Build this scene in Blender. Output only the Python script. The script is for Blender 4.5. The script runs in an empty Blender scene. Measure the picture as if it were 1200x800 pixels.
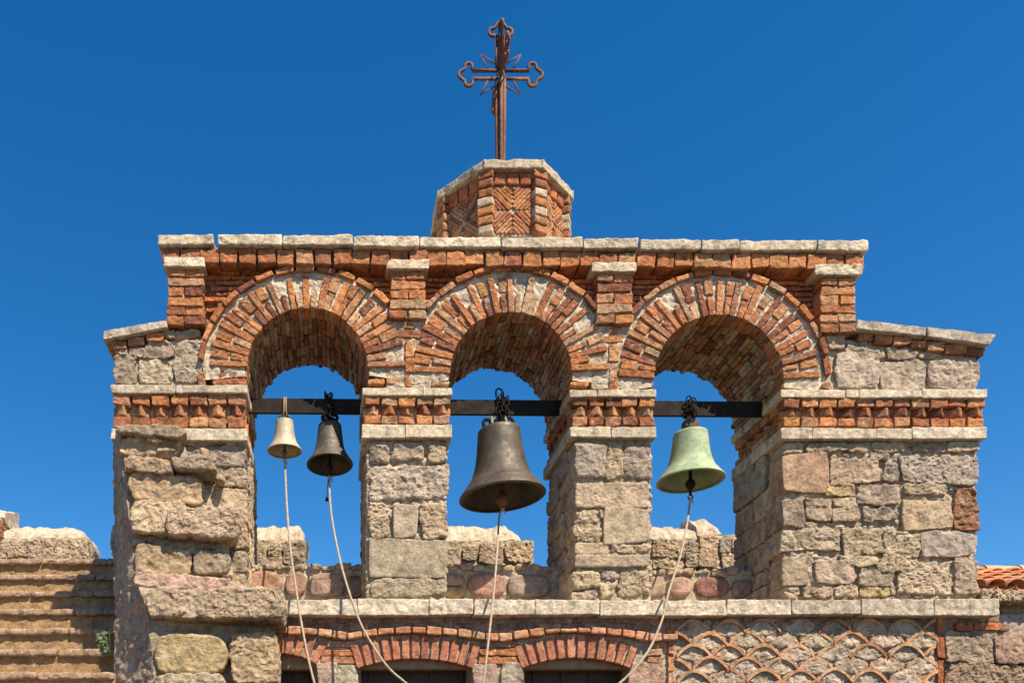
import bpy, math, random
import numpy as np
from mathutils import Vector

random.seed(7)
RNG = np.random.default_rng(11)
scn = bpy.context.scene
COL = scn.collection

# ------------------------------------------------------------------ measures
S, VX, VY, DIST, EYE = 0.005, 390.0, 960.0, 5.0, 1.7
def X(px, y=0.0): return (px - VX) * S * (DIST + y) / DIST
def Z(py, y=0.0): return EYE + (VY - py) * S * (DIST + y) / DIST
def lvl(px): return (px - 330.0) / 800.0           # the masonry is a little out of level
WALL = 0.605                                       # thickness of the gable

# ------------------------------------------------------------------ noise
def _hash(ix, iy, iz):
    with np.errstate(over='ignore'):
        h = (ix.astype(np.uint32) * np.uint32(374761393) + iy.astype(np.uint32) * np.uint32(668265263)
             + iz.astype(np.uint32) * np.uint32(2246822519))
        h = (h ^ (h >> np.uint32(13))) * np.uint32(1274126177)
        h = h ^ (h >> np.uint32(16))
    return h.astype(np.int64)
_G = np.random.default_rng(5).normal(size=(256, 3)); _G /= np.linalg.norm(_G, axis=1, keepdims=True)
def vnoise(p):
    i = np.floor(p).astype(np.int64); f = p - i
    u = f * f * f * (f * (f * 6 - 15) + 10)
    i = i & 0x7fffffff
    r = 0
    for dx in (0, 1):
        wx = u[:, 0] if dx else 1 - u[:, 0]
        for dy in (0, 1):
            wy = u[:, 1] if dy else 1 - u[:, 1]
            for dz in (0, 1):
                wz = u[:, 2] if dz else 1 - u[:, 2]
                g = _G[_hash(i[:, 0] + dx, i[:, 1] + dy, i[:, 2] + dz) & 255]
                r = r + wx * wy * wz * (g[:, 0] * (f[:, 0] - dx) + g[:, 1] * (f[:, 1] - dy) + g[:, 2] * (f[:, 2] - dz))
    return r * 1.7
_ROT = np.array([[.36, .48, -.8], [-.8, .6, 0], [.48, .64, .6]])
def fbm(p, octv=3):
    a, r, q = 0.62, 0, (p + 100.0) @ _ROT
    for _ in range(octv):
        r = r + a * vnoise(q); q = (q * 2.03 + 17.3) @ _ROT; a *= 0.5
    return r
def ridge(p, octv=3):
    a, r, q = 0.62, 0, (p + 50.0) @ _ROT
    for _ in range(octv):
        r = r + a * (1 - 2.6 * np.abs(vnoise(q))); q = (q * 2.07 + 9.1) @ _ROT; a *= 0.52
    return r

# ------------------------------------------------------------------ mesh collector
_topo = {}
def topo(nx, ny, nz):
    k = (nx, ny, nz)
    if k in _topo: return _topo[k]
    I, J, K = np.meshgrid(np.arange(nx), np.arange(ny), np.arange(nz), indexing='ij')
    m = (I == 0) | (I == nx - 1) | (J == 0) | (J == ny - 1) | (K == 0) | (K == nz - 1)
    ids = -np.ones((nx, ny, nz), int); ids[m] = np.arange(m.sum())
    F = []
    def quads(a, flip):
        q = np.stack([a[:-1, :-1], a[1:, :-1], a[1:, 1:], a[:-1, 1:]], -1).reshape(-1, 4)
        F.append(q[:, ::-1] if flip else q)
    quads(ids[0], True); quads(ids[-1], False)
    quads(ids[:, 0], False); quads(ids[:, -1], True)
    quads(ids[:, :, 0], True); quads(ids[:, :, -1], False)
    _topo[k] = (I[m], J[m], K[m], np.concatenate(F))
    return _topo[k]

def axpos(h, r, res):
    inn = max(h - r, h * 0.05); n = max(1, int(math.ceil(2 * inn / res)))
    return np.concatenate([[-h, -h + (h - inn) * .35], np.linspace(-inn, inn, n + 1), [h - (h - inn) * .35, h]]), inn

ORIGIN = {}
MATS = []
class MB:
    def __init__(s): s.v, s.f, s.c, s.m, s.n = [], [], [], [], 0
    def add(s, v, f, col=(.5, .5, .5), mat=0):
        v = np.asarray(v, float).reshape(-1, 3)
        if len(v) == 0: return
        c = np.asarray(col, float)
        if c.ndim == 1: c = np.tile(c, (len(v), 1))
        s.v.append(v); s.c.append(c)
        f = [np.asarray(q, int) + s.n for q in f] if not isinstance(f, np.ndarray) else list(f + s.n)
        s.f += f; s.m += [mat] * len(f); s.n += len(v)
    def build(s, name, mats, parent=None, smooth=None, origin=None):
        if smooth is None: smooth = mats is not MATS
        v = np.concatenate(s.v); c = np.concatenate(s.c)
        if origin is None:
            lo, hi = v.min(0), v.max(0); origin = np.array([(lo[0] + hi[0]) / 2, (lo[1] + hi[1]) / 2, lo[2]])
        origin = np.asarray(origin, float)
        me = bpy.data.meshes.new(name)
        me.from_pydata((v - origin).tolist(), [], [q.tolist() for q in s.f])
        mats = mats if isinstance(mats, (list, tuple)) else [mats]
        for m in mats: me.materials.append(m)
        me.polygons.foreach_set('material_index', s.m)
        me.polygons.foreach_set('use_smooth', [smooth] * len(me.polygons))
        at = me.color_attributes.new('Col', 'FLOAT_COLOR', 'POINT')
        at.data.foreach_set('color', np.concatenate([c, np.ones((len(c), 1))], 1).ravel())
        me.update()
        o = bpy.data.objects.new(name, me); COL.objects.link(o)
        ORIGIN[o.name] = origin
        if parent is not None:
            o.parent = parent; o.location = Vector(origin - ORIGIN[parent.name])
        else: o.location = Vector(origin)
        return o

def tag(o, label=None, cat=None, group=None, kind=None):
    if label: o['label'] = label
    if cat: o['category'] = cat
    if group: o['group'] = group
    if kind: o['kind'] = kind
    return o
def thing(name, label, cat, loc, group=None):
    o = bpy.data.objects.new(name, None); COL.objects.link(o); o.location = loc
    o.empty_display_size = .1
    ORIGIN[o.name] = np.array(loc, float)
    return tag(o, label, cat, group)

def rbox(M, c, h, r=.006, amp=.002, freq=25., rg=0., rfreq=9., res=.014, col=(.4, .3, .25), mat=0, axes=None,
         warp=None, cvar=.10, resy=None, oct_=3, sq=0., wob=0., pivot=False):
    """a worn block: centre c, half sizes h, rounded by r, roughened by noise; axes = local x,y,z; warp = offsets of four front corners"""
    h = np.maximum(np.asarray(h, float), 1e-4); r = min(r, .85 * h.min())
    ax, ix = axpos(h[0], r, res); ay, iy = axpos(h[1], r, resy or res * 2.2); az, iz = axpos(h[2], r, res)
    I, J, K, F = topo(len(ax), len(ay), len(az))
    p = np.stack([ax[I], ay[J], az[K]], 1)
    q = np.clip(p, [-ix, -iy, -iz], [ix, iy, iz]); d = p - q
    n = d / np.maximum(np.linalg.norm(d, axis=1, keepdims=True), 1e-9)
    rr = np.array([h[0] - ix, h[1] - iy, h[2] - iz])
    p = q + n * rr
    if sq:
        u_, w_ = p[:, 0] / h[0], p[:, 2] / h[2]
        p[:, 0] = p[:, 0] * (1 - sq * w_ ** 2 * np.abs(u_) ** 1.5 * .5); p[:, 2] = p[:, 2] * (1 - sq * u_ ** 2 * np.abs(w_) ** 1.5 * .5)
    if wob:
        sw = RNG.uniform(0, 60, 3); pp = np.stack([p[:, 0], np.zeros(len(p)), p[:, 2]], 1) * 11
        p[:, 0] += wob * fbm(pp + sw, 3); p[:, 2] += wob * fbm(pp + sw + 31, 3)
    if warp is not None:
        u = (p[:, 0] / h[0] + 1) / 2; w = (p[:, 2] / h[2] + 1) / 2
        for k, (uu, ww) in enumerate(((1 - u, w), (u, w), (u, 1 - w), (1 - u, 1 - w))):   # TL TR BR BL
            g = uu * ww
            p[:, 0] += g * warp[k][0]; p[:, 2] += g * warp[k][1]
    seed = RNG.uniform(0, 60, 3)
    dsp = amp * fbm(p * freq + seed, oct_)
    if rg:
        wq = p * rfreq + seed[::-1]
        wq = wq + .55 * np.stack([fbm(wq * .8 + 7, 2), fbm(wq * .8 + 19, 2), fbm(wq * .8 + 37, 2)], 1)
        dsp = dsp + rg * (.55 * ridge(wq, 4) + 1.0 * fbm(wq * 1.4 + 5, 4)) - rg * .15
    p = p + n * dsp[:, None]
    cv = np.asarray(col, float)[None, :] * (1 + cvar * fbm(p * 9 + seed, 2))[:, None]
    if axes is not None: p = p @ np.asarray(axes, float)
    M.add(p + np.asarray(c, float), F, np.clip(cv, .005, .95), mat)

def prect(M, x0, y0, x1, y1, yf, dep, jit=0., **k):
    """block whose front shows at pixels x0..x1, y0..y1 of the front plane, front at depth yf, dep deep"""
    a, b, t, u = X(x0, yf), X(x1, yf), Z(y0, yf), Z(y1, yf)
    w = None
    if jit: w = [(RNG.uniform(-jit, jit) * S, RNG.uniform(-jit, jit) * S) for _ in range(4)]
    rbox(M, ((a + b) / 2, yf + dep / 2, (t + u) / 2), (abs(b - a) / 2, dep / 2, abs(t - u) / 2), warp=w, **k)
def pquad(M, q, yf, dep, **k):
    """block with a four-cornered front, TL TR BR BL in pixels"""
    P = [(X(a, yf), Z(b, yf)) for a, b in q]
    x0, x1 = min(p[0] for p in P), max(p[0] for p in P); z0, z1 = min(p[1] for p in P), max(p[1] for p in P)
    base = [(x0, z1), (x1, z1), (x1, z0), (x0, z0)]
    w = [(P[i][0] - base[i][0], P[i][1] - base[i][1]) for i in range(4)]
    rbox(M, ((x0 + x1) / 2, yf + dep / 2, (z0 + z1) / 2), ((x1 - x0) / 2, dep / 2, (z1 - z0) / 2), warp=w, **k)

def tube(M, pts, rad, seg=8, col=(.3, .3, .3), mat=0, closed=False, caps=True):
    pts = np.asarray(pts, float); n = len(pts)
    rad = np.broadcast_to(np.asarray(rad, float), (n,))
    if closed: t = np.roll(pts, -1, 0) - np.roll(pts, 1, 0)
    else: t = np.gradient(pts, axis=0)
    t /= np.maximum(np.linalg.norm(t, axis=1, keepdims=True), 1e-9)
    up = np.array([0, 1., 0]) if abs(t[0][1]) < .9 else np.array([1., 0, 0])
    V = []
    nrm = np.cross(t[0], up); nrm /= np.linalg.norm(nrm)
    for i in range(n):
        nrm = nrm - t[i] * nrm.dot(t[i]); nrm /= max(np.linalg.norm(nrm), 1e-9)
        b = np.cross(t[i], nrm)
        for k in range(seg):
            a = 2 * math.pi * k / seg
            V.append(pts[i] + rad[i] * (math.cos(a) * nrm + math.sin(a) * b))
    F = []
    for i in range(n if closed else n - 1):
        j = (i + 1) % n
        for k in range(seg):
            l = (k + 1) % seg
            F.append((i * seg + k, i * seg + l, j * seg + l, j * seg + k))
    if caps and not closed:
        F.append(tuple(range(seg))[::-1]); F.append(tuple((n - 1) * seg + k for k in range(seg)))
    M.add(V, F, col, mat)
def lathe(M, prof, c=(0, 0, 0), seg=64, rot=None, col=(.3, .3, .3), mat=0, amp=0., freq=20.):
    V = []
    for r, z in prof:
        for k in range(seg):
            a = 2 * math.pi * k / seg; V.append((r * math.cos(a), r * math.sin(a), z))
    V = np.array(V); F = []
    if amp:
        nn = V.copy(); nn[:, 2] = 0; nn /= np.maximum(np.linalg.norm(nn, axis=1, keepdims=True), 1e-6)
        V = V + nn * (amp * fbm(V * freq + RNG.uniform(0, 50, 3), 3))[:, None]
    for i in range(len(prof) - 1):
        for k in range(seg):
            l = (k + 1) % seg
            F.append((i * seg + k, i * seg + l, (i + 1) * seg + l, (i + 1) * seg + k))
    if rot is not None: V = V @ np.asarray(rot).T
    M.add(V + np.asarray(c, float), F, col, mat)
def ry(a):
    c, s = math.cos(a), math.sin(a); return np.array([[c, 0, s], [0, 1, 0], [-s, 0, c]])
def rx(a):
    c, s = math.cos(a), math.sin(a); return np.array([[1, 0, 0], [0, c, -s], [0, s, c]])

# ------------------------------------------------------------------ materials
def base_mat(name):
    m = bpy.data.materials.new(name); m.use_nodes = True
    nt = m.node_tree; nt.nodes.clear()
    out = nt.nodes.new('ShaderNodeOutputMaterial'); b = nt.nodes.new('ShaderNodeBsdfPrincipled')
    nt.links.new(b.outputs[0], out.inputs[0])
    tc = nt.nodes.new('ShaderNodeTexCoord')
    return m, nt, b, tc.outputs['Object']
def noise(nt, co, scale, detail=5, rough=.6):
    n = nt.nodes.new('ShaderNodeTexNoise'); n.inputs['Scale'].default_value = scale
    n.inputs['Detail'].default_value = detail; n.inputs['Roughness'].default_value = rough
    nt.links.new(co, n.inputs['Vector']); return n.outputs['Fac']
def ramp(nt, fac, stops):
    r = nt.nodes.new('ShaderNodeValToRGB'); e = r.color_ramp.elements
    while len(e) < len(stops): e.new(.5)
    for k, (p, c) in enumerate(stops):
        e[k].position = p; e[k].color = (c, c, c, 1) if isinstance(c, (int, float)) else (*c, 1)
    nt.links.new(fac, r.inputs[0]); return r.outputs[0]
def mix(nt, a, b, fac, mode='MIX'):
    x = nt.nodes.new('ShaderNodeMix'); x.data_type = 'RGBA'; x.blend_type = mode
    for s, v in ((x.inputs[0], fac), (x.inputs[6], a), (x.inputs[7], b)):
        if hasattr(v, 'is_linked') or isinstance(v, bpy.types.NodeSocket): nt.links.new(v, s)
        elif isinstance(v, (int, float)): s.default_value = v
        else: s.default_value = (*v, 1)
    return x.outputs[2]
def bump(nt, b, h, dist=.004, strength=1., prev=None):
    n = nt.nodes.new('ShaderNodeBump'); n.inputs['Distance'].default_value = dist; n.inputs['Strength'].default_value = strength
    nt.links.new(h, n.inputs['Height'])
    if prev is not None: nt.links.new(prev, n.inputs['Normal'])
    return n.outputs[0]
def attr(nt):
    a = nt.nodes.new('ShaderNodeAttribute'); a.attribute_name = 'Col'; return a.outputs['Color']

def masonry_mat(name, stain=(.12, .10, .09), stain_amt=.5, pale=(.62, .55, .45), pale_amt=.35, vscale=1., bd=.005, pits=True, streak=.35, spots=.6):
    m, nt, b, co = base_mat(name)
    c = attr(nt)
    n1 = noise(nt, co, 14 * vscale, 6, .65); n2 = noise(nt, co, 60 * vscale, 5, .7); n3 = noise(nt, co, 5 * vscale, 4, .6)
    c = mix(nt, c, ramp(nt, n1, [(.3, .45), (.5, .97), (.72, 1.36)]), .9, 'MULTIPLY')
    c = mix(nt, c, ramp(nt, n2, [(.3, .55), (.5, 1.0), (.7, 1.3)]), .75, 'MULTIPLY')
    st = nt.nodes.new('ShaderNodeMath'); st.operation = 'MULTIPLY'; st.inputs[1].default_value = stain_amt
    nt.links.new(ramp(nt, noise(nt, co, 26 * vscale, 7, .75), [(.56, 0.), (.70, 1.)]), st.inputs[0])
    c = mix(nt, c, stain, st.outputs[0])
    sp = nt.nodes.new('ShaderNodeMath'); sp.operation = 'MULTIPLY'; sp.inputs[1].default_value = pale_amt
    nt.links.new(ramp(nt, noise(nt, co, 19 * vscale, 7, .7), [(.57, 0.), (.66, 1.)]), sp.inputs[0])
    c = mix(nt, c, pale, sp.outputs[0])
    mp = nt.nodes.new('ShaderNodeMapping'); mp.inputs['Scale'].default_value = (1, 1, .22); nt.links.new(co, mp.inputs['Vector'])
    c = mix(nt, c, (.10, .08, .065), ramp(nt, noise(nt, mp.outputs[0], 22, 5, .7), [(.54, 0.), (.72, streak)]))
    c = mix(nt, c, (.045, .04, .036), ramp(nt, noise(nt, co, 75, 4, .75), [(.62, 0.), (.70, spots)]))
    nt.links.new(c, b.inputs['Base Color'])
    b.inputs['Roughness'].default_value = .93; b.inputs['Specular IOR Level'].default_value = .15
    h1 = noise(nt, co, 48, 6, .72); nb = bump(nt, b, h1, bd * 1.6, .9)
    if pits:
        v = nt.nodes.new('ShaderNodeTexVoronoi'); v.inputs['Scale'].default_value = 95
        nt.links.new(co, v.inputs['Vector'])
        nb = bump(nt, b, ramp(nt, v.outputs['Distance'], [(.05, 0.), (.35, 1.)]), bd * .5, .55, nb)
    nb = bump(nt, b, noise(nt, co, 190, 4, .7), bd * .35, .8, nb)
    nt.links.new(nb, b.inputs['Normal'])
    return m
STONE = masonry_mat('weathered_stone', stain=(.15, .115, .085), stain_amt=.75, pale=(.55, .46, .35), pale_amt=.5)
BRICK = masonry_mat('old_brick', stain=(.10, .05, .035), stain_amt=.55, pale=(.52, .39, .25), pale_amt=.75, vscale=1.3, bd=.005, streak=.45)
MORTAR = masonry_mat('lime_mortar', stain=(.24, .19, .15), stain_amt=.5, pale=(.66, .58, .47), pale_amt=.4, vscale=1.6, bd=.006)
SLAB = masonry_mat('pale_limestone', stain=(.20, .155, .11), stain_amt=.6, pale=(.72, .64, .51), pale_amt=.5, vscale=1.1, bd=.004, streak=.55, spots=.75)

def metal_mat(name, c1, c2, metallic=.5, rough=.5, scale=12, c3=None, bd=.001):
    m, nt, b, co = base_mat(name)
    c = mix(nt, c1, c2, ramp(nt, noise(nt, co, scale, 7, .7), [(.40, 0.), (.62, 1.)]))
    if c3: c = mix(nt, c, c3, ramp(nt, noise(nt, co, scale * 1.7, 6, .7), [(.60, 0.), (.68, .8)]))
    nt.links.new(c, b.inputs['Base Color'])
    b.inputs['Metallic'].default_value = metallic
    nt.links.new(ramp(nt, noise(nt, co, scale * 3, 4), [(.3, rough - .12), (.7, rough + .15)]), b.inputs['Roughness'])
    nb = bump(nt, b, noise(nt, co, 90, 5, .7), bd, .8)
    nt.links.new(nb, b.inputs['Normal'])
    return m
IRON = metal_mat('dark_iron', (.013, .011, .011), (.030, .019, .014), .0, .8, 18)
IRON.node_tree.nodes['Principled BSDF'].inputs['Specular IOR Level'].default_value = .15
RUST = metal_mat('rusty_iron', (.10, .042, .026), (.20, .085, .045), .15, .75, 30, (.05, .028, .022), .003)
BRONZE = metal_mat('brown_bronze', (.060, .047, .036), (.105, .082, .060), .35, .58, 9, (.20, .18, .13), .002)
DARKBRONZE = metal_mat('dark_bronze', (.065, .055, .043), (.12, .105, .08), .3, .6, 10, (.17, .155, .12), .002)
BRASS = metal_mat('cream_bronze', (.33, .29, .20), (.46, .41, .30), .15, .6, 14, (.19, .16, .11), .002)
PATINA = metal_mat('green_patina', (.21, .285, .165), (.36, .42, .265), .05, .75, 14, (.14, .135, .07), .003)

def plain_mat(name, c1, c2, scale=20, rough=.8, bd=.002):
    m, nt, b, co = base_mat(name)
    nt.links.new(mix(nt, c1, c2, ramp(nt, noise(nt, co, scale, 6, .65), [(.35, 0.), (.65, 1.)])), b.inputs['Base Color'])
    b.inputs['Roughness'].default_value = rough
    nt.links.new(bump(nt, b, noise(nt, co, scale * 6, 4), bd, .7), b.inputs['Normal'])
    return m
ROPE = plain_mat('hemp_rope', (.27, .20, .14), (.44, .35, .26), 60, .9)
WOOD = plain_mat('old_wood', (.20, .135, .08), (.30, .21, .13), 25, .8)
DARKWOOD = plain_mat('dark_shutter', (.030, .018, .013), (.05, .03, .02), 20, .7)
LEAF = plain_mat('weed_leaf', (.035, .06, .016), (.055, .085, .026), 40, .6)
TILE = masonry_mat('roof_tile', stain=(.22, .09, .045), stain_amt=.4, pale=(.60, .36, .21), pale_amt=.5, vscale=.8, bd=.003, pits=False)

# colour families (albedo)
def jit(c, a=.10):
    k = RNG.uniform(1 - a, 1 + a); return tuple(np.clip(np.array(c) * k * RNG.uniform(1 - a * .22, 1 + a * .22, 3), .01, .9))
BR = [(.43, .178, .075), (.38, .148, .066), (.465, .207, .095), (.31, .117, .055), (.42, .215, .108), (.23, .092, .052), (.42, .25, .145), (.39, .152, .061), (.34, .168, .09), (.47, .20, .078)]
BRD = [(.42, .135, .052), (.36, .115, .048), (.45, .155, .06), (.32, .11, .054)]
ST = [(.385, .288, .195), (.34, .262, .188), (.42, .318, .210), (.30, .242, .185), (.365, .280, .198), (.40, .298, .192)]
PINK, GREY, YEL, RED = (.45, .305, .22), (.34, .28, .22), (.45, .345, .20), (.31, .155, .095)
MO = (.44, .355, .255)
LM = [(.56, .47, .345), (.52, .43, .31), (.60, .51, .38), (.48, .40, .29)]
def pick(L, a=.10): return jit(L[int(RNG.integers(len(L)))], a)

def brick(M, x0, y0, x1, y1, yf=0., dep=.07, fam=BR, **k):
    a = dict(r=.0045, amp=.0050, freq=30, rg=.0032, rfreq=34, res=.0105, resy=.03, wob=.004, jit=1.3, col=pick(fam, .16), mat=1, cvar=.16)
    a.update(k); prect(M, x0, y0, x1, y1, yf + RNG.uniform(-.006, .006), dep, **a)
def stone(M, x0, y0, x1, y1, yf=0., dep=.16, col=None, rough=1., **k):
    a = dict(r=.006, amp=.0075 * rough, freq=15, rg=RNG.uniform(.004, .010) * rough, rfreq=RNG.uniform(14, 34), res=.0080, resy=.022, jit=min(abs(x1 - x0), abs(y1 - y0)) * .07 + .8, col=jit((col[0] * .90, col[1] * .85, col[2] * .77), .08) if col else pick(ST, .12), mat=0, cvar=.2, oct_=4, sq=RNG.uniform(.02, .24) * min(1, rough + .3), wob=.016 * min(1, rough))
    a.update(k); prect(M, x0, y0, x1, y1, yf + RNG.uniform(-.006, .006), dep, **a)
def mortar(M, x0, y0, x1, y1, yf, dep, amp=.012, mat=2, **k):
    a = dict(r=.006, amp=amp, freq=26, rg=.005, rfreq=40, res=.011, resy=.03, col=MO, mat=mat, cvar=.12)
    a.update(k); prect(M, x0, y0, x1, y1, yf, dep, **a)
def slab(M, x0, y0, x1, y1, yf, dep, **k):
    a = dict(r=.005, amp=.0035, freq=22, rg=.0020, rfreq=26, res=.011, resy=.04, jit=.7, col=pick(LM, .06), mat=3, cvar=.10)
    a.update(k); prect(M, x0, y0, x1, y1, yf, dep, **a)
MATS[:] = [STONE, BRICK, MORTAR, SLAB]
class Crop:
    def __init__(s, ox, oy, k): s.o = (ox, oy, k)
    def __call__(s, *a):
        ox, oy, k = s.o
        return [(ox + v / k) if i % 2 == 0 else (oy + v / k) for i, v in enumerate(a)]

def fill_small(M, rects, region, yf, tries=500, rmin=3.2, rmax=8., inside=None):
    """small packing stones in the gaps between the big ones"""
    occ = list(rects)
    for _ in range(tries):
        w = RNG.uniform(rmin, rmax) * 1.5; h = RNG.uniform(rmin, rmax) * .8
        cx = RNG.uniform(region[0] + w, region[2] - w); cy = RNG.uniform(region[1] + h, region[3] - h)
        if inside and not inside(cx, cy, w, h): continue
        if any(cx + w > a and cx - w < c and cy + h > b and cy - h < d for a, b, c, d in occ): continue
        occ.append((cx - w, cy - h, cx + w, cy + h))
        stone(M, cx - w, cy - h, cx + w, cy + h, yf + RNG.uniform(0, .008), .05, r=.014, res=.011)

# ================================================================== the bell gable
gable = thing('bell_gable', 'three-arched bell gable of brick and rubble stone with pale limestone cornice', 'bell gable', (X(640), .3, Z(703)))

def side_stones(M, xw, facing, pyt, pyb, y0, y1, rough=1.):
    """stones of a jamb: plane x = xw, facing -1 (left) or +1; courses between pyt and pyb"""
    zt, zb = Z(pyt), Z(pyb); z = zb
    while z < zt - .02:
        hh = min(RNG.uniform(.08, .20), zt - z)
        if zt - (z + hh) < .05: hh = zt - z
        y = y0 + RNG.uniform(-.05, .04)
        while y < y1 - .01:
            ll = min(RNG.uniform(.12, .28), y1 - y)
            if y1 - (y + ll) < .06: ll = y1 - y
            th = .05
            rbox(M, (xw - facing * (th - .008 + RNG.uniform(-.006, .006)), y + ll / 2, z + hh / 2), (th, ll / 2 - .005, hh / 2 - .005),
                 r=.008, amp=.011, freq=13, rg=.009, rfreq=18, res=.016, resy=.012, col=pick(ST, .13), cvar=.2)
            y += ll
        z += hh

def impost(px0, px1, up, lo, parent, joints_u=(), joints_l=(), left=True, right=True):
    """string course: slab, brick row, dog-tooth row, brick row, slab; wraps the jamb sides"""
    M = MB(); d = lvl((px0 + px1) / 2)
    x0, x1 = X(px0), X(px1); xin0, xin1 = px0 + 5, px1 - 5
    fr = -.028
    for (a, b), joints in ((up, joints_u), (lo, joints_l)):
        es = [px0] + list(joints) + [px1]
        for i in range(len(es) - 1):
            slab(M, es[i] + (.4 if i else 0), a + .8 + RNG.uniform(-.6, .6), es[i + 1] - .4, b - .8 + RNG.uniform(-.6, .6), fr + RNG.uniform(-.006, .006), .22)
        ys = [.19, .33, .47, WALL + .025]
        for j in range(3):
            for s_, on in ((0, left), (1, right)):
                w = 16
                ex = (px0, px0 + w) if s_ == 0 else (px1 - w, px1)
                za, zb = Z(a), Z(b)
                rbox(M, ((X(ex[0]) + X(ex[1])) / 2 + RNG.uniform(-.004, .004), (ys[j] + ys[j + 1]) / 2, (za + zb) / 2), ((X(ex[1]) - X(ex[0])) / 2, (ys[j + 1] - ys[j]) / 2 - .002, (za - zb) / 2),
                     r=.007, amp=.004, freq=18, rg=.002, rfreq=14, res=.016, resy=.02, col=pick(LM, .06), mat=3)
    t, b = up[1], lo[0]; rowh = (b - t) / 3
    mortar(M, xin0 + 5, t - 1, xin1 - 5, b + 1, .036, WALL - .07, amp=.008, col=(.42, .32, .22))
    rows = [(t + .6, t + rowh - .6, 'b'), (t + rowh, t + 2 * rowh, 'd'), (t + 2 * rowh + .6, b - .6, 'b')]
    pitch = (px1 - px0 - 4) / max(1, round((px1 - px0 - 4) / 21.5))
    n = int(round((px1 - px0 - 4) / pitch))
    for a, c, kind in rows:
        for i in range(n):
            ex = px0 + 2 + i * pitch
            if kind == 'b': brick(M, ex + 1, a, ex + pitch - 1.2, c, -.012, .07)
            else:
                cx = X(ex + pitch * .5 + RNG.uniform(-1, 1)); zc = (Z(a) + Z(c)) / 2
                ang = math.radians(RNG.uniform(36, 56)); hh = (Z(a) - Z(c)) / 2 - .003
                A = [(math.cos(ang), math.sin(ang), 0), (-math.sin(ang), math.cos(ang), 0), (0, 0, 1)]
                rbox(M, (cx, .042 + RNG.uniform(-.008, .006), zc), (.036, .042, hh), r=.007, amp=.004, freq=26, res=.014, resy=.016, col=pick(BR, .16), mat=1, axes=A, cvar=.16)
        m = int(round((WALL - .06) / .105)); pt = (WALL - .06) / m
        for s_, on in ((-1, left), (1, right)):
            if not on: continue
            xe = X(px0 + 4) if s_ < 0 else X(px1 - 4)
            for j in range(m):
                yc = .07 + (j + .5) * pt
                if kind == 'b':
                    rbox(M, (xe - s_ * .028, yc, (Z(a) + Z(c)) / 2), (.034 + RNG.uniform(-.004, .004), pt / 2 - .006, (Z(a) - Z(c)) / 2 - .003), r=.008, amp=.005, freq=26, res=.014, resy=.014, col=pick(BR, .16), mat=1)
                else:
                    A = [(.707, .707, 0), (-.707, .707, 0), (0, 0, 1)]
                    rbox(M, (xe - s_ * .045, yc, (Z(a) + Z(c)) / 2), (.036, .036, (Z(a) - Z(c)) / 2 - .003), r=.007, amp=.004, freq=26, res=.014, resy=.014, col=pick(BR, .16), mat=1, axes=A)
    return M.build('impost_band', MATS, parent)

def add_rects(M, rects, yf, cols=None, dep=(.10, .22), rough=1.):
    for i, r_ in enumerate(rects):
        c = (cols or {}).get(i)
        stone(M, r_[0], r_[1], r_[2], r_[3], yf, RNG.uniform(*dep), c, rough=rough)

# ---- left outer pier
M = MB()
mortar(M, 134, 515, 287, 706, .021, WALL - .045, amp=.022, col=(.43, .345, .24))
c5 = Crop(110, 480, 3.078)
rs = [c5(322, 128, 545, 208), c5(440, 212, 548, 275), c5(388, 278, 550, 406), c5(330, 92, 465, 124), c5(470, 95, 548, 126), c5(500, 410, 551, 500),
      c5(440, 410, 498, 470), c5(490, 505, 552, 585), c5(488, 590, 552, 700), c5(70, 100, 200, 150), c5(205, 105, 318, 205), c5(68, 155, 200, 260), c5(205, 210, 436, 330),
      c5(70, 265, 200, 400), c5(205, 335, 385, 470), c5(68, 405, 210, 520), c5(215, 475, 430, 600), c5(70, 525, 210, 700), c5(215, 605, 480, 700)]
add_rects(M, rs, 0.0)
fill_small(M, rs, (134, 517, 287, 702), .004, 300)
side_stones(M, X(288), 1, 517, 703, .15, WALL)
side_stones(M, X(133), -1, 517, 703, .12, WALL)
pier_l = M.build('pier', MATS, gable)
impost(130, 290, (450, 461), (501, 516), pier_l, (206, 214), (205,))
# ---- first pillar
M = MB()
mortar(M, 430, 512, 523, 706, .021, WALL - .045, amp=.022, col=(.43, .345, .24))
c8 = Crop(410, 440, 2.857)
rs = [c8(66, 222, 136, 293), c8(140, 222, 252, 291), c8(256, 220, 325, 291), c8(65, 296, 326, 414), c8(64, 424, 130, 544), c8(138, 428, 230, 540), c8(236, 421, 326, 544),
      c8(70, 549, 323, 672), c8(72, 674, 325, 738)]
for i, r_ in enumerate(rs):
    smooth = i in (5, 7)
    stone(M, *r_, 0.0, RNG.uniform(.16, .26), {3: (.44, .37, .31), 7: (.42, .35, .275), 5: (.43, .36, .28), 8: (.41, .34, .265)}.get(i), rough=.35 if smooth else 1.15, r=.010 if smooth else .015)
fill_small(M, rs, (430, 516, 525, 700), .006, 120)
side_stones(M, X(429), -1, 514, 703, .18, WALL)
side_stones(M, X(524), 1, 514, 703, .18, WALL)
pil1 = M.build('pillar', MATS, gable)
impost(424, 530, (453, 464), (497, 514), pil1, (496,), (475,))
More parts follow.
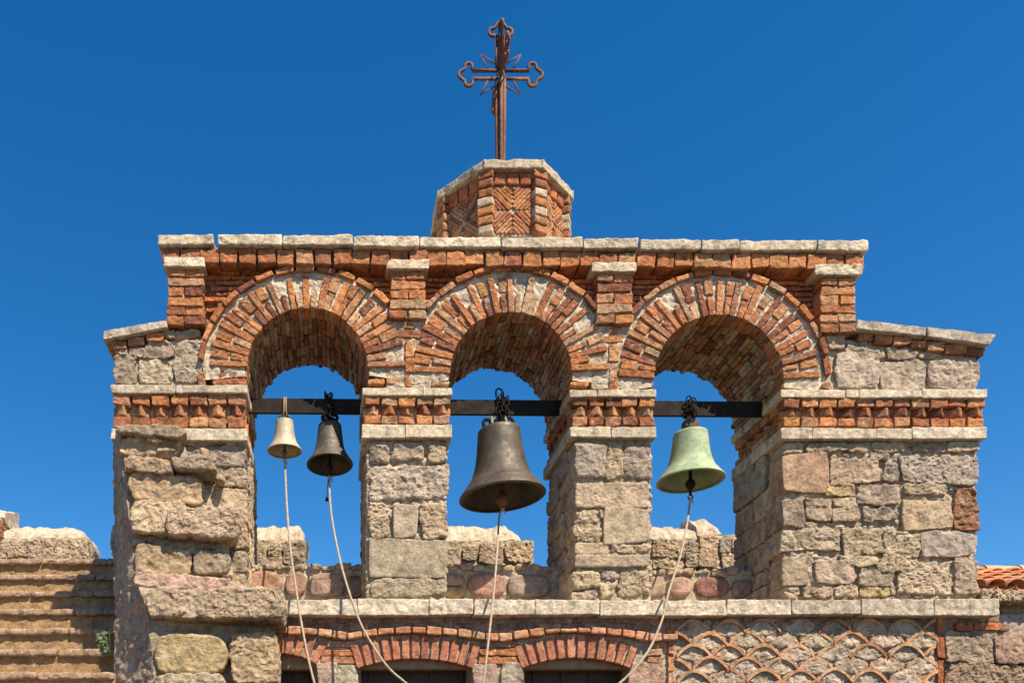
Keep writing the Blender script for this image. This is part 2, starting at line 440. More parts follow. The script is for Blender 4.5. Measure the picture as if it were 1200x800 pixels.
# ---- second pillar
M = MB()
mortar(M, 675, 512, 763, 706, .021, WALL - .045, amp=.022, col=(.43, .345, .24))
c6 = Crop(640, 440, 2.857)
rs = [c6(95, 222, 197, 348), c6(202, 226, 259, 345), c6(263, 224, 352, 346), c6(94, 351, 351, 438), c6(94, 447, 176, 556), c6(192, 441, 350, 560), c6(178, 446, 191, 478),
      c6(99, 561, 212, 598), c6(216, 561, 349, 593), c6(96, 599, 351, 642), c6(93, 651, 184, 714), c6(188, 655, 237, 684), c6(241, 650, 346, 737), c6(176, 688, 239, 736), c6(91, 716, 173, 744)]
for i, r_ in enumerate(rs):
    smooth = i in (3, 5, 7, 9)
    stone(M, *r_, 0.0, RNG.uniform(.16, .26), {0: (.40, .34, .29), 3: (.47, .375, .28), 5: (.48, .39, .29), 9: (.45, .37, .28)}.get(i), rough=.45 if smooth else 1.15, r=.010 if smooth else .016)
fill_small(M, rs, (675, 516, 764, 702), .006, 120)
side_stones(M, X(674), -1, 514, 703, .18, WALL)
side_stones(M, X(764), 1, 514, 703, .18, WALL)
pil2 = M.build('pillar', MATS, gable)
impost(668, 770, (455, 465), (499, 513), pil2, (700,), (716,))
# ---- right outer pier
M = MB()
mortar(M, 919, 512, 1144, 706, .021, WALL - .045, amp=.022, col=(.43, .345, .24))
cR = Crop(880, 500, 2.666)
rs = [cR(*q) for q in [(100, 48, 170, 80), (178, 48, 300, 75), (305, 55, 365, 76), (378, 48, 480, 76), (508, 48, 615, 78), (618, 50, 710, 76),
      (98, 84, 245, 208), (250, 100, 410, 175), (415, 108, 463, 172), (470, 84, 711, 175), (372, 80, 432, 104), (242, 178, 328, 218), (335, 182, 468, 245), (478, 179, 612, 209),
      (97, 225, 168, 311), (172, 222, 255, 245), (172, 249, 253, 290), (258, 221, 331, 249), (255, 253, 343, 293), (348, 250, 457, 291), (470, 225, 630, 318), (640, 190, 713, 316),
      (97, 317, 285, 389), (290, 309, 412, 402), (417, 325, 528, 413), (532, 320, 710, 403), (95, 396, 178, 490), (195, 412, 332, 498), (282, 402, 396, 434), (400, 405, 478, 448),
      (338, 438, 450, 498), (458, 420, 620, 522), (640, 408, 712, 526), (166, 500, 258, 530), (262, 500, 332, 529), (336, 500, 432, 529), (436, 502, 456, 525)]]
cl = {6: PINK, 7: (.47, .365, .265), 9: (.42, .355, .31), 14: GREY, 20: (.49, .38, .265), 21: RED, 24: (.45, .365, .27), 25: (.41, .345, .30), 27: (.45, .345, .285), 30: GREY, 31: (.46, .37, .285), 35: YEL, 11: YEL, 12: GREY}
for i, r_ in enumerate(rs): stone(M, *r_, 0.0, RNG.uniform(.12, .24), cl.get(i), rough=.4 if i in (6, 20) else 1.05)
fill_small(M, rs, (918, 516, 1147, 702), .006, 700, 2.5, 6.5)
side_stones(M, X(918), -1, 514, 703, .17, WALL)
side_stones(M, X(1146), 1, 514, 703, .12, WALL)
pier_r = M.build('pier', MATS, gable)
impost(915, 1157, (455.5, 466), (500, 514.5), pier_r, (991, 1007, 1081), (952, 1027, 1069))

# ---- arches
ARCH = [(360, 433, 71, 110, 116, 452), (598, 438, 71, 113, 122, 454), (841, 446, 76, 118, 125, 456)]   # cx, cy, inner r, ring outer r, hood r, springing row
def low_edge(px):
    for cx, cy, r, *_ in ARCH:
        rr = r + 2.5
        if abs(px - cx) < rr: return cy - math.sqrt(rr * rr - (px - cx) ** 2)
    return 456.
hood_span = [(40, 176), (36, 143), (2, 144)]
for ai, (cx, cy, r, ro, rh, spr) in enumerate(ARCH):
    M = MB()
    # ring body: mortar annulus
    na, nr = 100, 14; V = []
    for layer in range(2):
        for i in range(na + 1):
            a = math.radians(-6 + 192 * i / na)
            for j in range(nr + 1):
                ex = (rh + (6 if ai == 0 else 1)) * abs(math.cos(a)) + (rh - 1) * (1 - abs(math.cos(a)))
                q = r + 2 + (ex - r - 2) * j / nr
                V.append((X(cx + q * math.cos(a)), -.004 if layer == 0 else .14, Z(cy - q * math.sin(a))))
    V = np.array(V); k = len(V) // 2
    V[:k, 1] += .011 * fbm(V[:k] * 24, 4) + .004 * ridge(V[:k] * 40, 2)
    W = nr + 1; F = []
    for i in range(na):
        for j in range(nr):
            F.append((i * W + j, (i + 1) * W + j, (i + 1) * W + j + 1, i * W + j + 1)); F.append((k + i * W + j, k + i * W + j + 1, k + (i + 1) * W + j + 1, k + (i + 1) * W + j))
        for j in (0, nr):
            F.append((i * W + j, k + i * W + j, k + (i + 1) * W + j, (i + 1) * W + j))
    M.add(V, F, np.array((.54, .45, .335)) * (1 + .2 * fbm(V * 10, 3))[:, None], 2)
    n = 29
    def radial(ang, q0, q1, th, yf, dep, col=None, lean=0.):
        a = math.radians(ang); qc = (q0 + q1) / 2; b = a + math.radians(lean)
        A = [(-math.sin(b), 0, math.cos(b)), (0, 1, 0), (math.cos(b), 0, math.sin(b))]
        rbox(M, (X(cx + qc * math.cos(a)), yf + dep / 2, Z(cy - qc * math.sin(a))), (th * S / 2, dep / 2, (q1 - q0) * S / 2), r=.0045, amp=.005, freq=30, rg=.003, rfreq=34,
             res=.0105, resy=.03, col=col or pick(BR, .17), mat=1, axes=A, cvar=.17)
    for i in range(n):
        ca_ = abs(math.cos(math.pi * (i + .5) / n)); ro = (rh + (6 if ai == 0 else 1)) * ca_ + (rh - 1) * (1 - ca_) - 5.5
        ang = 180 * (i + .5) / n + RNG.uniform(-.9, .9); yf = RNG.uniform(-.024, -.012); th = RNG.uniform(5.8, 8.0); ln = RNG.uniform(-2.5, 2.5)
        if i % 2 == 0: radial(ang, r - .5, ro - RNG.uniform(0, 4), th, yf, .11, lean=ln)
        else:
            m_ = r + (ro - r) * RNG.uniform(.42, .55)
            radial(ang, r - .5, m_ - 1.5, th - .5, yf, .11, lean=ln)
            if RNG.uniform() > .22: radial(ang + RNG.uniform(-1, 1), m_ + 1.5, ro - RNG.uniform(1, 5), RNG.uniform(8, 11), yf + .004, .08, lean=ln)
    # the straight courses under the ring
    for s_ in (-1, 1):
        e = cx + s_ * r; yy = cy
        o = e + s_ * (min(ARCH[ai][3] + 3, r + 45) - r - 2)
        while yy < spr - 5:
            hh = min(9.5, spr - yy - 1)
            x0, x1 = min(e, o), max(e, o)
            if RNG.uniform() > .5: brick(M, x0, yy, x1, yy + hh - 1.5, 0, .11)
            else: mx = (x0 + x1) / 2; brick(M, x0, yy, mx - 1, yy + hh - 1.5, 0, .11); brick(M, mx + 1, yy, x1, yy + hh - 1.5, 0, .11)
            yy += hh
    rxh = rh + (8 if ai == 0 else 2)
    if ai in (0, 2):                                    # the outer hoods run straight down to the string course
        ex = cx - rxh if ai == 0 else cx + rxh; yy = cy + 2
        while yy < spr - 4:
            brick(M, ex - 4.5, yy, ex + 4.5, min(yy + 20, spr), -.02, .08); yy += 22
    arch = M.build('arch', MATS, gable)
    # brick vault under the arch
    M = MB(); nb = 40
    for i in range(nb):
        ang = 180 * (i + .5) / nb; y = .09
        cold = pick(BR, .15)
        while y < WALL + .012:
            ll = RNG.uniform(.07, .16)
            if WALL + .012 - y - ll < .05: ll = WALL + RNG.uniform(-.01, .028) - y
            a = math.radians(ang); q = r + 7 + RNG.uniform(-2.2, 1.6)
            A = [(-math.sin(a), 0, math.cos(a)), (0, 1, 0), (math.cos(a), 0, math.sin(a))]
            cc = tuple(np.array(pick(BR, .25)) * (.80, .96, 1.10)) if RNG.uniform() > .24 else pick([(.38, .30, .21)], .2)
            rbox(M, (X(cx + q * math.cos(a)), y + ll / 2, Z(cy - q * math.sin(a))), (r * math.pi / nb * S / 2 * .98, ll / 2 - .003, 7.5 * S), r=.007, amp=.005, freq=24, res=.016, resy=.022, col=cc, mat=1, axes=A, cvar=.2)
            y += ll + .004
    for s_ in (-1, 1):
        yy = cy
        while yy < spr - 3:
            hh = min(9.5, spr - yy); y = .09
            while y < WALL - .01:
                ll = min(RNG.uniform(.1, .2), WALL - y)
                e = X(cx + s_ * (r + 7)); zz = (Z(yy) + Z(yy + hh)) / 2
                rbox(M, (e + RNG.uniform(-.006, .006), y + ll / 2, zz), (.035, ll / 2 - .003, hh * S / 2 - .003), r=.007, amp=.005, freq=24, res=.016, resy=.022, col=pick(BR, .2), mat=1)
                y += ll
            yy += hh
    M.build('vault', MATS, arch)
    # hood course
    M = MB(); a0, a1 = hood_span[ai]
    rxh = rh + (8 if ai == 0 else 2)
    L = math.radians(a1 - a0) * rh; nn = int(round(L / 22.5))
    for i in range(nn):
        t = math.radians(a0 + (a1 - a0) * (i + .5) / nn); ca, sa = math.cos(t), math.sin(t)
        px_, py_ = cx + rxh * ca, cy - rh * sa
        tx, tz = -rxh * sa, rh * ca; l_ = math.hypot(tx, tz); tx /= l_; tz /= l_
        ww = RNG.uniform(-.05, .05); tx, tz = tx * math.cos(ww) - tz * math.sin(ww), tx * math.sin(ww) + tz * math.cos(ww)
        A = [(tx, 0, tz), (0, 1, 0), (-tz, 0, tx)]
        rbox(M, (X(px_), .012 + RNG.uniform(-.008, .006), Z(py_)), (L / nn / 2 * S - .005, .040, .0165 + RNG.uniform(-.003, .003)), r=.005, amp=.005, freq=28, rg=.003, rfreq=30, res=.0105, resy=.025, col=pick(BR, .17), mat=1, axes=A, cvar=.17)
    M.build('hood_course', MATS, arch)

# ---- core wall with arch openings, recessed ribbed brick between
M = MB()
pxs = np.arange(199, 1002, 2.); V = []; F = []
for layer, yy in enumerate((.058, WALL - .02)):
    for p in pxs:
        lo_ = low_edge(p)
        for j in range(9):
            q = 296 + lvl(p) * 8 + (lo_ - 296 - lvl(p) * 8) * j / 8
            V.append((X(p), yy, Z(q)))
V = np.array(V); N = len(pxs); k = N * 9
V[:, 1] += np.where(V[:, 1] < .3, 1, -1) * .006 * fbm(V * 25, 3)
for i in range(N - 1):
    for j in range(8):
        a = i * 9 + j
        F.append((a, a + 1, a + 10, a + 9)); F.append((k + a, k + a + 9, k + a + 10, k + a + 1))
    F.append((i * 9 + 8, k + i * 9 + 8, k + i * 9 + 17, i * 9 + 17)); F.append((i * 9, i * 9 + 9, k + i * 9 + 9, k + i * 9))
for e in (0, (N - 1) * 9):
    for j in range(8): F.append((e + j, k + e + j, k + e + j + 1, e + j + 1))
M.add(V, F, np.array((.26, .13, .08)) * (1 + .15 * fbm(V * 10, 3))[:, None], 2)
def in_hood(px, py, m=4):
    return any(math.hypot((px - cx) * rh / (rh + (8 if i == 0 else 2)), py - cy) < rh + m for i, (cx, cy, r, ro, rh, sp) in enumerate(ARCH))
row = 0
for py in np.arange(313, 398, 6.4):
    row += 1; px = 236 + RNG.uniform(0, 20)
    while px < 964:
        w = RNG.uniform(24, 48); yy = py + lvl(px) * 8
        x0, x1 = px, min(px + w, 966)
        if not in_hood(x0, yy): 
            pass
        ins = [q for q in np.linspace(x0, x1, 12) if not in_hood(q, yy, 2)]
        if len(ins) > 2:
            brick(M, ins[0], yy - 2.2, ins[-1], yy + 2.2, 0.040, .06, fam=BRD, r=.004, amp=.004, jit=.5, res=.012)
        px += w + 1.5
M.build('spandrel', MATS, gable)

# ---- brick and mortar between the arch rings over the pillars
for (mx, t, b) in ((478.5, 376, 455), (719.5, 382, 456)):
    M = MB()
    mortar(M, mx - 26, t - 6, mx + 26, b, -.002, .12, amp=.012)
    yy = t; i = 0
    for w, h_ in ((12, 8), (26, 9), (9, 19), (9, 17), (8, 14)):
        if yy > b - 4: break
        brick(M, mx - w / 2 + RNG.uniform(-2, 2), yy, mx + w / 2 + RNG.uniform(-2, 2), yy + h_, -.014, .07); yy += h_ + 2.5
    M.build('spandrel_infill', MATS, gable)

# ---- pilasters
for (x0, x1, t, b, cx0, cx1, ct, cb) in ((196.5, 238, 313, 381, 192, 240, 300, 313), (457.5, 498, 317, 373, 453, 503, 303, 316), (699.5, 741, 319, 379, 694, 746, 306, 318.5), (962, 1003, 324, 389, 955, 1010.5, 308, 323)):
    M = MB(); mortar(M, x0 + 1, t - 2, x1 - 1, b, -.020, .16, amp=.005)
    n = int(round((b - t) / 11.6)); h_ = (b - t) / n
    for i in range(n):
        a, c = t + i * h_ + .8, t + (i + 1) * h_ - .8; w = 1.5 if i == n - 1 else 0
        if i % 2 == 1 and i != n - 1: brick(M, x0, a, x1, c, -.038, .16)
        else:
            m_ = (x0 + x1) / 2 + RNG.uniform(-2, 2)
            brick(M, x0 - w, a, m_ - 1, c, -.038, .16); brick(M, m_ + 1, a, x1 + w, c, -.038, .16)
    pl = M.build('pilaster', MATS, gable)
    M = MB(); slab(M, cx0, ct + .8, cx1, cb - .8, -.060, .16, amp=.006, rg=.003)
    M.build('capital', MATS, pl)
# the brick ends of the gable, returning behind the outer pilasters
for s_, px in ((-1, 197.), (1, 1003.)):
    M = MB()
    for i, py in enumerate(np.arange(302 + lvl(px) * 8, 386 + lvl(px) * 8, 11.6)):
        y = .09
        while y < WALL - .02:
            ll = min(RNG.uniform(.14, .22), WALL - y)
            rbox(M, (X(px) - s_ * .03, y + ll / 2, Z(py + 5.5)), (.036, ll / 2 - .004, .0255), r=.008, amp=.005, freq=26, res=.018, resy=.018, col=pick(BR, .16), mat=1)
            y += ll
    M.build('end_face', MATS, gable)

# ---- cornice: brick dentils under pale slabs
M = MB(); n = 37
mortar(M, 191, 290, 1012, 312, .0, WALL, amp=.004, col=(.34, .25, .19), res=.03, resy=.06)
p0, p1 = 189.5, 1013.5; pt = (p1 - p0) / n
for i in range(n):
    px = p0 + i * pt; d = 8 * lvl(px) ; jn = RNG.uniform(-.7, .7)
    brick(M, px + .7, 290.5 + d + jn + 1, px + pt - .9, 308.5 + d + jn, -.052, .16, fam=[(.42, .165, .065), (.36, .135, .058), (.45, .19, .080), (.31, .12, .062), (.44, .23, .11)], r=.006, amp=.006, rg=.002)
for s_ in (-1, 1):
    px = 190.5 if s_ < 0 else 1012.5
    for j in range(5):
        y = .08 + j * .105
        d = 8 * lvl(px)
        rbox(M, (X(px) - s_ * .04, y + .05, Z(300 + d)), (.045, .047, .045), r=.01, amp=.006, freq=24, res=.018, resy=.018, col=pick(BRD, .1), mat=1)
corn = M.build('cornice', MATS, gable)
M = MB()
js = [184, 250, 255, 330.5, 331.5, 413, 414.5, 490.8, 492.5, 586.5, 587.8, 683, 684.3, 748, 751, 821.5, 823, 866, 867.5, 957, 959, 1018]
for i in range(0, len(js), 2):
    a, b = js[i], js[i + 1]; d = 8 * lvl((a + b) / 2) - .3; j = RNG.uniform(-.9, .9)
    t = 275.5 + d + j; bt = 287.6 + d + j * .4
    yf = -.076 + RNG.uniform(-.008, .008)
    slab(M, a, t, b, bt, yf, .35, r=.008, amp=.007, rg=.003, freq=14, resy=.05)
    rbox(M, ((X(a) + X(b)) / 2, .285 + (WALL + .18 - .285) / 2 , (Z(t) + Z(bt)) / 2 - .002), ((X(b) - X(a)) / 2 - .003, (WALL + .18 - .285) / 2, .034), r=.008, amp=.006, freq=14, res=.03, resy=.04, col=pick(LM, .05), mat=3)
tag(M.build('coping', MATS, corn), 'pale limestone slabs along the top of the gable')

# ---- shoulders
def shoulder(px0, px1, topf, bottom, rects, cols, bricks, copes, yside):
    M = MB()
    xs = np.linspace(px0 + 2, px1 - 2, 40); V = []; F = []
    for yy in (.02, WALL - .02):
        for p in xs:
            for j in range(13): V.append((X(p), yy, Z(topf(p) + 8 + (bottom - topf(p) - 8) * j / 12)))
    V = np.array(V); k = 40 * 13; V[:k, 1] += .010 * fbm(V[:k] * 22, 4)
    for i in range(39):
        for j in range(12):
            a = i * 13 + j; F.append((a, a + 1, a + 14, a + 13)); F.append((k + a, k + a + 13, k + a + 14, k + a + 1))
        F.append((i * 13, i * 13 + 13, k + i * 13 + 13, k + i * 13)); F.append((i * 13 + 12, k + i * 13 + 12, k + i * 13 + 25, i * 13 + 25))
    for e in (0, 39 * 13):
        for j in range(12): F.append((e + j, k + e + j, k + e + j + 1, e + j + 1))
    M.add(V, F, np.array(MO) * (1 + .15 * fbm(V * 10, 3))[:, None], 2)
    for i, r_ in enumerate(rects): stone(M, *r_, 0.0, RNG.uniform(.1, .2), cols.get(i), rough=1.1)
    fill_small(M, rects, (px0, topf((px0 + px1) / 2) + 18, px1, bottom), .006, 400, 2.5, 6, inside=lambda cx, cy, w, h: cy - h > topf(cx) + 22)
    # end face
    xe = px0 + 1 if yside < 0 else px1 - 1
    side_stones(M, X(xe), yside, topf(xe) + 16, bottom, .12, WALL)
    o = M.build('shoulder', MATS, gable)
    M = MB()
    for q in bricks: brick(M, *q, -.016, .12)
    for j in range(4):
        yy = .13 + j * .125
        rbox(M, (X(xe) - yside * .03, yy + .04, Z(topf(xe) + 19)), (.05, .055, .026), r=.008, amp=.005, freq=24, res=.018, resy=.018, col=pick(BR, .15), mat=1)
    M.build('brick_course', MATS, o)
    M = MB()
    for q in copes: pquad(M, q, -.045, WALL + .11, r=.008, amp=.006, freq=16, rg=.003, rfreq=16, res=.014, resy=.03, col=jit((.40, .335, .26), .06), mat=3)
    M.build('coping', MATS, o)
c1 = Crop(100, 250, 3.2)
shoulder(132, 240, lambda p: 399 - (p - 132) * .145, 452,
         [c1(*q) for q in [(106, 525, 190, 640), (196, 548, 330, 640), (333, 472, 432, 640), (226, 472, 331, 543), (335, 440, 428, 468), (160, 532, 192, 562), (162, 502, 222, 530), (300, 432, 332, 468), (110, 508, 155, 524)]],
         {1: (.48, .40, .31), 0: GREY, 2: (.43, .355, .29)},
         [c1(92, 477, 156, 505), c1(161, 462, 224, 490), c1(231, 447, 294, 476)],
         [[(120, 387.5), (195, 374.5), (196, 383), (121, 398)]], -1)
c4 = Crop(900, 340, 3.636)
shoulder(966, 1148, lambda p: 389 + (p - 1003) * .108, 458,
         [c4(*q) for q in [(285, 258, 470, 422), (478, 295, 685, 420), (690, 288, 905, 420), (335, 216, 428, 258), (433, 240, 500, 288), (505, 247, 640, 290), (255, 192, 332, 246), (645, 272, 740, 288)]],
         {0: (.44, .375, .32), 1: (.46, .385, .32), 2: (.41, .335, .285)},
         [c4(*q) for q in [(385, 180, 448, 212), (455, 184, 535, 222), (538, 194, 612, 230), (616, 214, 673, 244), (678, 218, 750, 258), (756, 228, 850, 266), (856, 238, 922, 275)]],
         [[(1005, 374), (1086, 383), (1085, 393.5), (1003, 385)], [(1087, 383), (1168, 391.5), (1160, 404), (1087, 394)]], 1)

# ---- low infill walls of round stones between the piers
def infill(px0, px1, top, stones_, yf=.345):
    M = MB()
    mortar(M, px0 - 4, top + 2, px1 + 4, 712, yf + .02, .2, amp=.012)
    for (a, b, c, d, col, rnd) in stones_: stone(M, a, b, c, d, yf - .01, .08, col, rough=.35, r=.03 if rnd else .02, jit=2.0, sq=.62 if rnd else .3)
    n = int((px1 - px0) / 16)
    for i in range(n):
        a = px0 + (px1 - px0) * i / n
        stone(M, a + .8, top - 1 + RNG.uniform(-1.5, 2), a + (px1 - px0) / n - .8, top + 6, yf, .16, r=.012)
    M.build('infill_wall', MATS, gable)
PK2 = (.43, .26, .19)
infill(290, 428, 661, [(291, 665, 331, 697, PK2, 1), (334, 667, 360, 697, (.36, .235, .18), 1), (362, 670, 403, 699, (.33, .24, .20), 0), (405, 672, 429, 699, (.27, .17, .14), 1)])
infill(523, 652, 661, [(524, 672, 546, 686, GREY, 0), (548, 670, 594, 698, (.44, .27, .225), 1), (597, 673, 645, 699, (.36, .29, .25), 0), (522, 686, 546, 699, YEL, 1)])
infill(764, 884, 667, [(762, 674, 781, 699, (.43, .32, .26), 0), (783, 674, 812, 699, (.46, .31, .25), 1), (815, 674, 857, 699, (.30, .155, .125), 1), (860, 677, 884, 699, (.30, .20, .17), 1)])

# ================================================================== turret on the gable
tur = thing('brick_turret', 'small eight-sided brick turret with herringbone panels under a pale stone rim', 'turret', (X(588, .3), .3, Z(277)))
TC = np.array([X(585.5, .37), .365, 0]); KX, KY = .388, .395
def oct_pt(i, k=1.): a = math.radians(-90 + 22.5 + 45 * i); f = k / math.cos(math.radians(22.5)); return TC + np.array([KX * f * math.cos(a), KY * f * math.sin(a), 0])
zb, zt = Z(279), Z(279) + .402
for i in range(8):
    A_, B_ = oct_pt(i - 1), oct_pt(i); L = np.linalg.norm(B_ - A_); ex = (B_ - A_) / L; ny = np.array([ex[1], -ex[0], 0])   # outward
    ax = [tuple(ex), tuple(-ny), (0, 0, 1)]
    mid = (A_ + B_) / 2
    M = MB()
    rbox(M, mid - ny * .09 + np.array([0, 0, (zb + zt) / 2]), (L / 2 - .004, .07, (zt - zb) / 2), r=.004, amp=.006, freq=25, res=.016, col=MO, mat=2, axes=ax)
    # herringbone: four quadrants of slanted thin bricks meeting at the middle
    hw, hz = L / 2 - .048, .138; zc = zb + .150
    for sx in (-1, 1):
        for sz in (-1, 1):
            for k in range(-9, 12):
                off = (k + .5) * .026
                # line: u along |x|, w along |z|, u - w = off
                lo_u, hi_u = max(0, off), min(hw, hz + off)
                if hi_u - lo_u < .02: continue
                u0, u1 = lo_u + .004, hi_u - .004; uc = (u0 + u1) / 2; wc = uc - off
                dirv = np.array([sx * ex[0], sx * ex[1], sz * 1.0]); dirv /= np.linalg.norm(dirv)
                nv = np.cross(dirv, ny)
                rbox(M, mid + ex * sx * uc - ny * .024 + np.array([0, 0, zc + sz * wc]), ((u1 - u0) * .70, .012 + RNG.uniform(-.002, .003), .0085), r=.004, amp=.003, freq=40, res=.012, resy=.012, col=pick(BR, .16), mat=1, axes=[tuple(dirv), tuple(-ny), tuple(nv)], cvar=.15)
    nbk = 3
    for k in range(nbk):
        u = -hw + (k + .5) * 2 * hw / nbk
        rbox(M, mid + ex * u - ny * .03 + np.array([0, 0, zb + .328]), (hw / nbk - .004, .03, .036), r=.01, amp=.005, freq=25, res=.014, col=pick(BRD, .12), mat=1, axes=ax)
    M.build('panel', MATS, tur)
    M = MB()                                              # corner pier of stacked bricks at vertex B_
    rad = (B_ - TC) * np.array([1, 1, 0]); rad = rad / np.linalg.norm(rad); tn = np.array([-rad[1], rad[0], 0])
    nk = 7
    for k in range(nk):
        w = RNG.uniform(.040, .050)
        rbox(M, B_ - rad * .035 + np.array([0, 0, zb + (k + .5) * .375 / nk]), (w, .045, .375 / nk / 2 - .004), r=.009, amp=.005, freq=25, res=.013, resy=.016, col=pick(BR, .16) if RNG.uniform() > .2 else pick([(.52, .40, .29)]), mat=1, axes=[tuple(tn), tuple(-rad), (0, 0, 1)])
    M.build('corner_pier', MATS, tur)
    M = MB()
    A2, B2 = oct_pt(i - 1, 1.07), oct_pt(i, 1.07); L2 = np.linalg.norm(B2 - A2)
    rbox(M, (A2 + B2) / 2 - ny * .13 + np.array([0, 0, zt - .010]), (L2 / 2 + .005, .13, .026), r=.007, amp=.006, freq=16, rg=.004, res=.013, resy=.03, col=jit((.47, .385, .28), .08), mat=3, axes=ax)
    M.build('rim_slab', MATS, tur)
M = MB()
prof = [(.30, zt - .02)] + [(.27 * math.cos(t), zt + .002 + .11 * math.sin(t)) for t in np.linspace(0, math.pi / 2 - .02, 10)]
lathe(M, prof, (TC[0], TC[1], 0), 32, col=(.40, .17, .10), mat=1, amp=.004)
M.build('dome_cap', MATS, tur)

# ================================================================== iron cross
CY = .365; cs = S * (DIST + CY) / DIST
crossC = np.array([X(586.5, CY), CY, Z(88, CY)])
zfoot = zt + .10
cr = thing('iron_cross', 'rusty wrought iron cross with trefoil arms standing on the turret', 'cross', (crossC[0], CY, zfoot))
def arm_outline(L, hw, tre):
    """half outline of an arm along +u (v up): list of (u,v) from (0,hw) round the trefoil to (0,-hw)"""
    P = [(hw * .9, hw)]
    u1 = L - tre * 2.85
    P.append((u1, hw))
    def arc(c, r_, a0, a1, n=8): return [(c[0] + r_ * math.cos(math.radians(a)), c[1] + r_ * math.sin(math.radians(a))) for a in np.linspace(a0, a1, n)]
    P += arc((u1 + tre * .75, hw + tre * .85), tre * .85, 215, -20, 12)
    P += arc((L - tre * .8, 0), tre * .9, 75, -75, 9)
    P += arc((u1 + tre * .75, -hw - tre * .85), tre * .85, 20, -215, 12)
    P.append((u1, -hw)); P.append((hw * .9, -hw)); return P
def to3(P, eu, ev, c): return [c + u * eu + v * ev for u, v in P]
ez = np.array([0, 0, 1.]); 
for nm, e in (('frontal', np.array([1., 0, 0])), ('cross', np.array([0, 1., 0]))):
    for s_ in (-1, 1):
        M = MB(); tube(M, to3(arm_outline(48.5 * cs, 4.7 * cs, 5.3 * cs), e * s_, ez, crossC), .0098, 8); M.build('arm', RUST, cr)
M = MB()
for e in (np.array([1., 0, 0]), np.array([0, 1., 0])):
    tube(M, to3(arm_outline(61 * cs, 4.7 * cs, 5.3 * cs), ez, e, crossC), .0098, 8)
tagtop = M.build('top_arm', RUST, cr)
M = MB()
Lf = crossC[2] - zfoot
for e in (np.array([1., 0, 0]), np.array([0, 1., 0])):
    tube(M, to3([(4.6 * cs, 4.7 * cs), (Lf * .4, 4.4 * cs), (Lf * .8, 3.6 * cs), (Lf + .04, .8 * cs)], -ez, e, crossC), .0115, 8)
    tube(M, to3([(4.6 * cs, -4.7 * cs), (Lf * .4, -4.4 * cs), (Lf * .8, -3.6 * cs), (Lf + .04, -.8 * cs)], -ez, e, crossC), .0115, 8)
rbox(M, (crossC[0], CY, crossC[2] - Lf / 2 + .01), (.014, .014, Lf / 2 + .04), r=.003, amp=.003, freq=30, res=.03, resy=.01)
rbox(M, (crossC[0], CY, crossC[2] + .14), (.011, .011, .16), r=.003, amp=.003, freq=30, res=.03, resy=.01)
M.build('shaft', RUST, cr)
for e in (np.array([1., 0, 0]), np.array([0, 1., 0])):
    for su in (-1, 1):
        for sv in (-1, 1):
            M = MB(); q = [(14 * cs, 5 * cs), (24 * cs, 24 * cs), (5 * cs, 12.5 * cs)]
            q = [(a * su, b * sv) for a, b in q]
            tube(M, to3(q[:2], e, ez, crossC), [.0055, .0035], 6); tube(M, to3(q[1:], e, ez, crossC), [.0035, .0055], 6)
            M.build('ray', RUST, cr)

# ================================================================== iron beam and bells
BY = .235
M = MB()
for a, b in ((270, 440), (515, 690), (750, 935)): pass
za, zb_ = Z(475.5, BY), Z(480, BY)
xa, xb = X(262, BY), X(930, BY); L = xb - xa
V = []
for xx in np.linspace(0, 1, 60):
    for dy, dz in ((-.012, .0), (-.010, 1), (.010, 1), (.012, 0)):
        V.append((xa + L * xx, BY + dy, za + (zb_ - za) * xx + (dz - .5) * .088))
F = [(i * 4 + j, i * 4 + (j + 1) % 4, i * 4 + 4 + (j + 1) % 4, i * 4 + 4 + j) for i in range(59) for j in range(4)] + [(3, 2, 1, 0), (236, 237, 238, 239)]
M.add(V, F)
beam = M.build('iron_beam', IRON, None, smooth=False)
tag(beam, 'dark flat iron beam running through the three arches and carrying the bells', 'beam')

